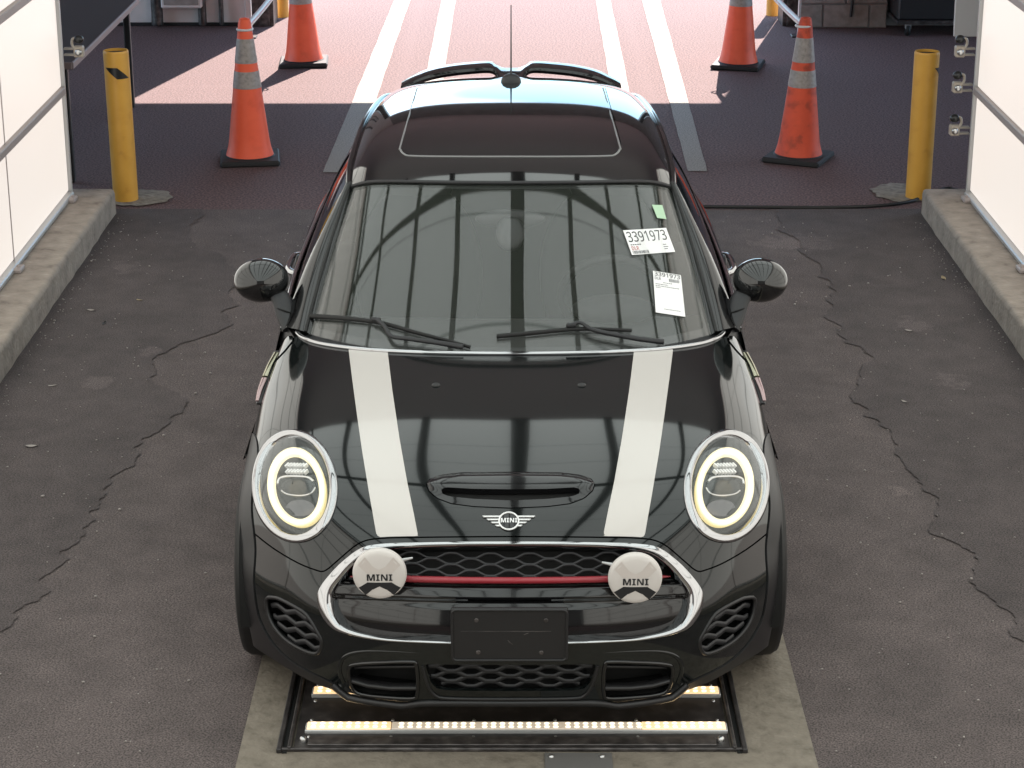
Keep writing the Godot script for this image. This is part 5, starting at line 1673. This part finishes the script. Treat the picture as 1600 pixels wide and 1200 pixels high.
func build_mirrors() -> void:
	for sg in [0, 1]:
		var t := Node3D.new(); t.name = "door_mirror"; car.add_child(t, true)
		var c := on_z(409, 438, -1.56)
		var b := Basis(Vector3.UP, 0.16) * Basis(Vector3.RIGHT, -0.12)
		var o := MB.new()
		o.ellipsoid(c, Vector3(0.0965, 0.0775, 0.075), b, 40, 28)
		for k in o.v.size():      # flat glass side facing back
			var d := b.inverse() * (o.v[k] - c)
			if d.z < -0.028: d.z = -0.028; o.v[k] = c + b * d; o.n[k] = b * Vector3(0, 0, -1)
		obj("cap", o if sg == 0 else o.mirror(), M.roof, t)
		var g := MB.new(); g.ellipsoid(c + b * Vector3(0, 0, -0.028), Vector3(0.085, 0.068, 0.004), b, 24, 10); obj("mirror_glass", g if sg == 0 else g.mirror(), M.chrome, t)
		var lip := MB.new(); var lp := PackedVector3Array()
		for k in 48: lp.append(c + b * Vector3(cos(TAU * k / 48.0) * 0.0905, sin(TAU * k / 48.0) * 0.0725, -0.026))
		lip.tube(lp, 0.004, -1, 8, true); obj("rim", lip if sg == 0 else lip.mirror(), M.plastic, t)
		var st := MB.new()
		st.tube(spline3([c + Vector3(0.045, -0.03, 0.005), on_z(441, 470, -1.52), on_z(449, 492, -1.49), on_z(459, 512, -1.46)]), 0.034, 0.046, 14, false, 0.55)
		obj("stalk", st if sg == 0 else st.mirror(), M.plastic, t)
		var jt := MB.new(); var jp := PackedVector3Array()
		var jc := on_z(446, 486, -1.50)
		for k in 24: jp.append(jc + Vector3(cos(TAU * k / 24.0) * 0.036, sin(TAU * k / 24.0) * 0.010 - cos(TAU * k / 24.0) * 0.012, sin(TAU * k / 24.0) * 0.03))
		jt.tube(jp, 0.003, -1, 6, true); obj("joint", jt if sg == 0 else jt.mirror(), M.void_black, t)

func build_wheels() -> void:
	var tyre := MB.new()
	tyre.lathe([Vector2(0.225, -0.098), Vector2(0.27, -0.106), Vector2(0.298, -0.098), Vector2(0.309, -0.080), Vector2(0.312, -0.04), Vector2(0.312, 0.04), Vector2(0.309, 0.080), Vector2(0.298, 0.098), Vector2(0.27, 0.106), Vector2(0.225, 0.098)], 56)
	var rim := MB.new()
	rim.lathe([Vector2(0.226, 0.098), Vector2(0.222, 0.088), Vector2(0.205, 0.08), Vector2(0.2, -0.08)], 48)
	for k in 5:
		var a := TAU * k / 5.0
		rim.bevel_box(Vector3(cos(a) * 0.12, 0.07, -sin(a) * 0.12), Vector3(0.19, 0.03, 0.05), 0.008, Basis(Vector3.UP, a))
	rim.lathe([Vector2(0.06, 0.06), Vector2(0.055, 0.088), Vector2(0.0, 0.09)], 24)
	var disc := MB.new(); disc.lathe([Vector2(0.0, 0.02), Vector2(0.15, 0.02), Vector2(0.15, 0.0)], 32)
	var tm := tyre.mesh(); var rm := rim.mesh(); var dm := disc.mesh()
	for z in [AXLE_F, AXLE_R]:
		for s in [-1.0, 1.0]:
			var w := Node3D.new(); w.name = "wheel"; car.add_child(w, true)
			w.transform = Transform3D(Basis(Vector3.FORWARD, s * PI / 2), Vector3(s * 0.754, 0.312 + 0.008, z))
			obj("tyre", tm, M.rubber, w); obj("rim", rm, M.satin, w); obj("brake_disc", dm, M.satin_chrome, w)
			var hs := MB.new(); var rows := []
			for x in [0.835, 0.60]:
				var c := PackedVector3Array()
				for k in 25:
					var a := PI * (k / 24.0) * 1.12 - 0.06 * PI
					c.append(Vector3(s * x, 0.31 + sin(a) * 0.358, z + cos(a) * 0.358))
				rows.append(c)
			hs.loft(rows); obj("arch_liner", hs, M.void_black, car)

func build_interior() -> void:
	var t := Node3D.new(); t.name = "interior"; car.add_child(t, true)
	var rows := []
	for e in [[-1.19, 0.855, 0.62], [-1.34, 0.875, 0.66], [-1.50, 0.885, 0.68], [-1.60, 0.86, 0.68], [-1.64, 0.78, 0.68], [-1.62, 0.60, 0.68]]:
		var c := PackedVector3Array()
		for k in 17:
			var q := k / 8.0 - 1.0
			c.append(Vector3(q * e[2], e[1] - 0.03 * q * q, e[0] - 0.14 * q * q))
		rows.append(c)
	var o := MB.new(); o.loft(rows); aim(o); obj("dashboard", o, M.interior, t)
	o = MB.new(); o.ellipsoid(Vector3(0.36, 0.905, -1.56), Vector3(0.15, 0.05, 0.09)); obj("instrument_hood", o, M.interior, t)
	o = MB.new(); var c := PackedVector3Array()
	var wb := Basis(Vector3.RIGHT, -1.1)
	for k in 40: c.append(Vector3(0.36, 0.89, -1.78) + wb * Vector3(cos(TAU * k / 40.0) * 0.18, 0, sin(TAU * k / 40.0) * 0.18))
	o.tube(c, 0.016, -1, 10, true); obj("steering_wheel", o, M.leather, t)
	for s in [-1.0, 1.0]:
		var seat := Node3D.new(); seat.name = "seat"; car.add_child(seat, true)
		o = MB.new(); o.ellipsoid(Vector3(s * 0.36, 0.78, -2.42), Vector3(0.25, 0.36, 0.10), Basis(Vector3.RIGHT, -0.3), 28, 18); obj("backrest", o, M.leather, seat)
		o = MB.new(); o.ellipsoid(Vector3(s * 0.36, 1.12, -2.52), Vector3(0.135, 0.11, 0.06), Basis(Vector3.RIGHT, -0.2), 24, 14); obj("headrest", o, M.leather, seat)
		o = MB.new(); o.ellipsoid(Vector3(s * 0.36, 0.46, -2.10), Vector3(0.26, 0.10, 0.30)); obj("cushion", o, M.leather, seat)
	o = MB.new(); o.box(Vector3(0, 0.7, -3.1), Vector3(1.3, 0.7, 0.12)); obj("rear_bench", o, M.interior, t)
	# rear-view mirror and its sensor housing behind the glass
	var rv := Node3D.new(); rv.name = "rear_view_mirror"; car.add_child(rv, true)
	var m := at_pixel(screen, Vector2(797, 352))
	o = MB.new(); o.ellipsoid(m[0] - m[1] * 0.045, Vector3(0.052, 0.075, 0.035), Basis.looking_at(-m[1], Vector3.UP), 24, 14); obj("sensor_housing", o, M.plastic, rv)
	o = MB.new(); o.ellipsoid(m[0] + Vector3(0, -0.02, -0.16), Vector3(0.125, 0.035, 0.02), Basis.IDENTITY, 24, 12); obj("mirror_shell", o, M.plastic, rv)
	o = MB.new(); o.tube(PackedVector3Array([m[0] - m[1] * 0.03, m[0] + Vector3(0, -0.02, -0.15)]), 0.012, -1, 8); obj("stem", o, M.plastic, rv)

func paper(px: Array, m: Material, called: String, label: String) -> Node3D:      # px: corners clockwise from top left
	var t := Node3D.new(); t.name = called; car.add_child(t, true)
	t.set_meta("label", label)
	var rows := []
	for j in 7:
		var line := PackedVector3Array()
		for k in 7: line.append(on_paper(px, k / 6.0, j / 6.0, 0.0))
		rows.append(line)
	var o := MB.new(); o.loft(rows); aim(o)
	var back := []
	for r in rows:
		var c := PackedVector3Array()
		for p in r: c.append(p - Vector3(0, 0.0004, 0.0003))
		back.append(c)
	o.loft(back)
	obj("sheet", o, m, t)
	return t
func on_paper(px: Array, u: float, v: float, lift := 0.0008) -> Vector3:
	var key := str(px)
	if not paper_corners.has(key): paper_corners[key] = lay(screen, px, 0.004)
	var c: PackedVector3Array = paper_corners[key]
	var n := (c[3] - c[0]).cross(c[1] - c[0]).normalized()
	return c[0].lerp(c[1], u).lerp(c[3].lerp(c[2], u), v) + n * lift * (1.0 if n.y > 0.0 else -1.0)
func print_text(t: Node3D, px: Array, text: String, u: float, v: float, u1: float, tall: float, m: Material, bold := 400) -> void:
	var o := on_paper(px, u, v); var ex := on_paper(px, u1, v) - o; var ey := on_paper(px, u, v - tall) - o
	var tm := letters(text, 0.02, bold)
	tm.horizontal_alignment = HORIZONTAL_ALIGNMENT_LEFT; tm.vertical_alignment = VERTICAL_ALIGNMENT_BOTTOM
	var w := tm.get_aabb()
	var n := ex.cross(ey).normalized()
	var mi := obj("lettering", tm, m, t)
	mi.transform = Transform3D(Basis(ex / w.size.x, ey / w.size.y, n * 0.02), o - (ex / w.size.x) * w.position.x - (ey / w.size.y) * w.position.y)
func print_bars(t: Node3D, px: Array, list: Array, m: Material) -> void:     # list of [u0, v0, u1, v1]
	var o := MB.new()
	for r in list:
		o.face([on_paper(px, r[0], r[1]), on_paper(px, r[2], r[1]), on_paper(px, r[2], r[3]), on_paper(px, r[0], r[3])], Vector3(0, 1, 0.4))
	obj("print", o, m, t)
func build_papers() -> void:
	var a := [[973, 361], [1040, 357], [1054, 394.5], [987, 399.5]]
	var t := paper(a, M.paper, "paper_label", "white stock label printed 3391973 stuck high on the windshield")
	print_text(t, a, "3391973", 0.04, 0.50, 0.93, 0.42, M.print_black)
	print_text(t, a, "DLR", 0.05, 0.82, 0.21, 0.15, M.red_paint)
	var bars := []
	rng.seed = 31
	var u := 0.04
	while u < 0.40:
		var w := rng.randf_range(0.006, 0.018); bars.append([u, 0.85, u + w, 0.97]); u += w + rng.randf_range(0.007, 0.016)
	for k in 5: bars.append([0.05 + k * 0.05, 0.585, 0.085 + k * 0.05, 0.625])
	for k in 3: bars.append([0.78, 0.66 + k * 0.09, 0.86 + 0.03 * (k % 2), 0.685 + k * 0.09])
	print_bars(t, a, bars, M.ink_grey)
	var b := [[1019.5, 424], [1063, 431], [1070, 496], [1024, 489]]
	t = paper(b, M.paper, "paper_label", "white inspection slip headed 3391973 stuck low on the windshield")
	print_text(t, b, "3391973", 0.05, 0.115, 0.95, 0.10, M.print_black)
	print_text(t, b, "DLR", 0.05, 0.20, 0.26, 0.06, M.ink_grey)
	bars = []
	u = 0.55
	while u < 0.92:
		var w := rng.randf_range(0.008, 0.02); bars.append([u, 0.14, u + w, 0.215]); u += w + rng.randf_range(0.01, 0.02)
	for r in [[0.33, 0.25, 0.66], [0.06, 0.30, 0.5], [0.06, 0.345, 0.9], [0.06, 0.385, 0.22], [0.3, 0.885, 0.85]]:
		var x: float = r[0]
		while x < r[2]:
			var w := rng.randf_range(0.03, 0.08); bars.append([x, r[1], minf(x + w, r[2]), r[1] + 0.014]); x += w + 0.018
	print_bars(t, b, bars, M.ink_grey)
	t = paper([[1018, 321], [1034, 321.5], [1040.5, 343.5], [1026, 341.5]], M.green_paper, "paper_label", "small pale green tag stuck near the top of the windshield")

func build_rally_lamps() -> void:
	for e in [[593.0, 897.5, "white round driving lamp cover on the horn side of the grille"], [992.5, 904.5, "white round driving lamp cover set slightly lower"]]:
		var t := Node3D.new(); t.name = "driving_lamp"; car.add_child(t, true)
		var s := at_pixel(nose, Vector2(e[0], e[1]))
		var c := on_z(e[0], e[1], s[0].z + 0.062)
		t.transform = Transform3D(Basis(Vector3.RIGHT, 0.02), c)
		var r := 0.0785
		var xf := Transform3D(Basis(Vector3.RIGHT, PI / 2), Vector3.ZERO)
		var o := MB.new()
		o.lathe([Vector2(r * 0.93, -0.022), Vector2(r * 0.985, -0.018), Vector2(r, -0.008), Vector2(r * 0.985, 0.000), Vector2(r * 0.93, 0.005), Vector2(r * 0.8, 0.0085), Vector2(r * 0.5, 0.0115), Vector2(r * 0.2, 0.0128), Vector2(0.0, 0.013)], 48, xf)
		obj("cover", o, M.white_cap, t)
		o = MB.new(); o.lathe([Vector2(0.02, -0.07), Vector2(0.045, -0.055), Vector2(r * 0.85, -0.03), Vector2(r * 0.94, -0.018)], 40, xf); obj("lamp_shell", o, M.gloss_black, t)
		o = MB.new(); o.tube(PackedVector3Array([Vector3(0, -0.02, -0.05), Vector3(0, -0.03, -0.10)]), 0.012, -1, 8)
		o.tube(PackedVector3Array([Vector3(-signf(c.x) * 0.06, 0.03, -0.03), Vector3(-signf(c.x) * 0.095, 0.036, -0.035)]), 0.006, 0.003, 8)
		obj("mount", o, M.alu_light, t)
		var dome := func(x: float, y: float, up: float) -> Vector3:
			var q := Vector2(x, y).length()
			return Vector3(x * r, y * r, 0.013 - 0.0085 * pow(q, 2.6) + up)
		# printed chevrons: dark ones below, pale grey ones above
		for ch in [[M.print_black, -1.0, 0.0007], [M.cap_grey, 1.0, 0.0005]]:
			o = MB.new()
			var k: float = ch[1]
			for sx in [-1.0, 1.0]:
				var top := []; var bot := []
				for j in 9:
					var q := j / 8.0
					var y0 := (0.10 if k > 0 else 0.25)
					top.append(dome.call(sx * lerpf(0.0 if k < 0 else 0.30, 0.46 if k < 0 else 0.44, q) if k < 0 else sx * lerpf(0.0, 0.42, q), k * y0, ch[2]))
					bot.append(dome.call(sx * lerpf(0.0, 0.25, q), k * lerpf(y0 + 0.16, y0 + 0.30, q), ch[2]))
				o.loft([PackedVector3Array(top), PackedVector3Array(bot)])
				var a := []; var b := []
				for j in 9:
					var q := j / 8.0
					a.append(dome.call(sx * lerpf(0.44, 0.78, q), k * lerpf(0.25 if k < 0 else 0.10, 0.50 if k < 0 else 0.42, q), ch[2]))
					b.append(dome.call(sx * lerpf(0.14, 0.52, q), k * lerpf(0.42 if k < 0 else 0.26, 0.80 if k < 0 else 0.74, q), ch[2]))
				o.loft([PackedVector3Array(a), PackedVector3Array(b)])
			for q in o.n.size(): o.n[q] = Vector3(0, 0, 1)
			for q in range(0, o.i.size(), 3):
				var g := (o.v[o.i[q + 2]] - o.v[o.i[q]]).cross(o.v[o.i[q + 1]] - o.v[o.i[q]])
				if g.z < 0.0:
					var w := o.i[q + 1]; o.i[q + 1] = o.i[q + 2]; o.i[q + 2] = w
			obj("chevron", o, ch[0], t)
		var tx := obj("lettering", letters("MINI", 0.06), M.print_black, t, Vector3(0, -r * 0.055, 0.0132))
		tx.scale = Vector3(0.049, 0.044, 0.02)

func _ready() -> void:
	rng.seed = 1
	set_camera_and_light()
	make_materials()
	build_shell()
	light_wall(-2.478, -1.0, "glowing white panel wall on the side with the table")
	light_wall(2.568, 1.0, "glowing white panel wall on the side with three clamp brackets")
	ceiling_lights()
	build_floor_lights()
	build_car()
	build_surroundings()
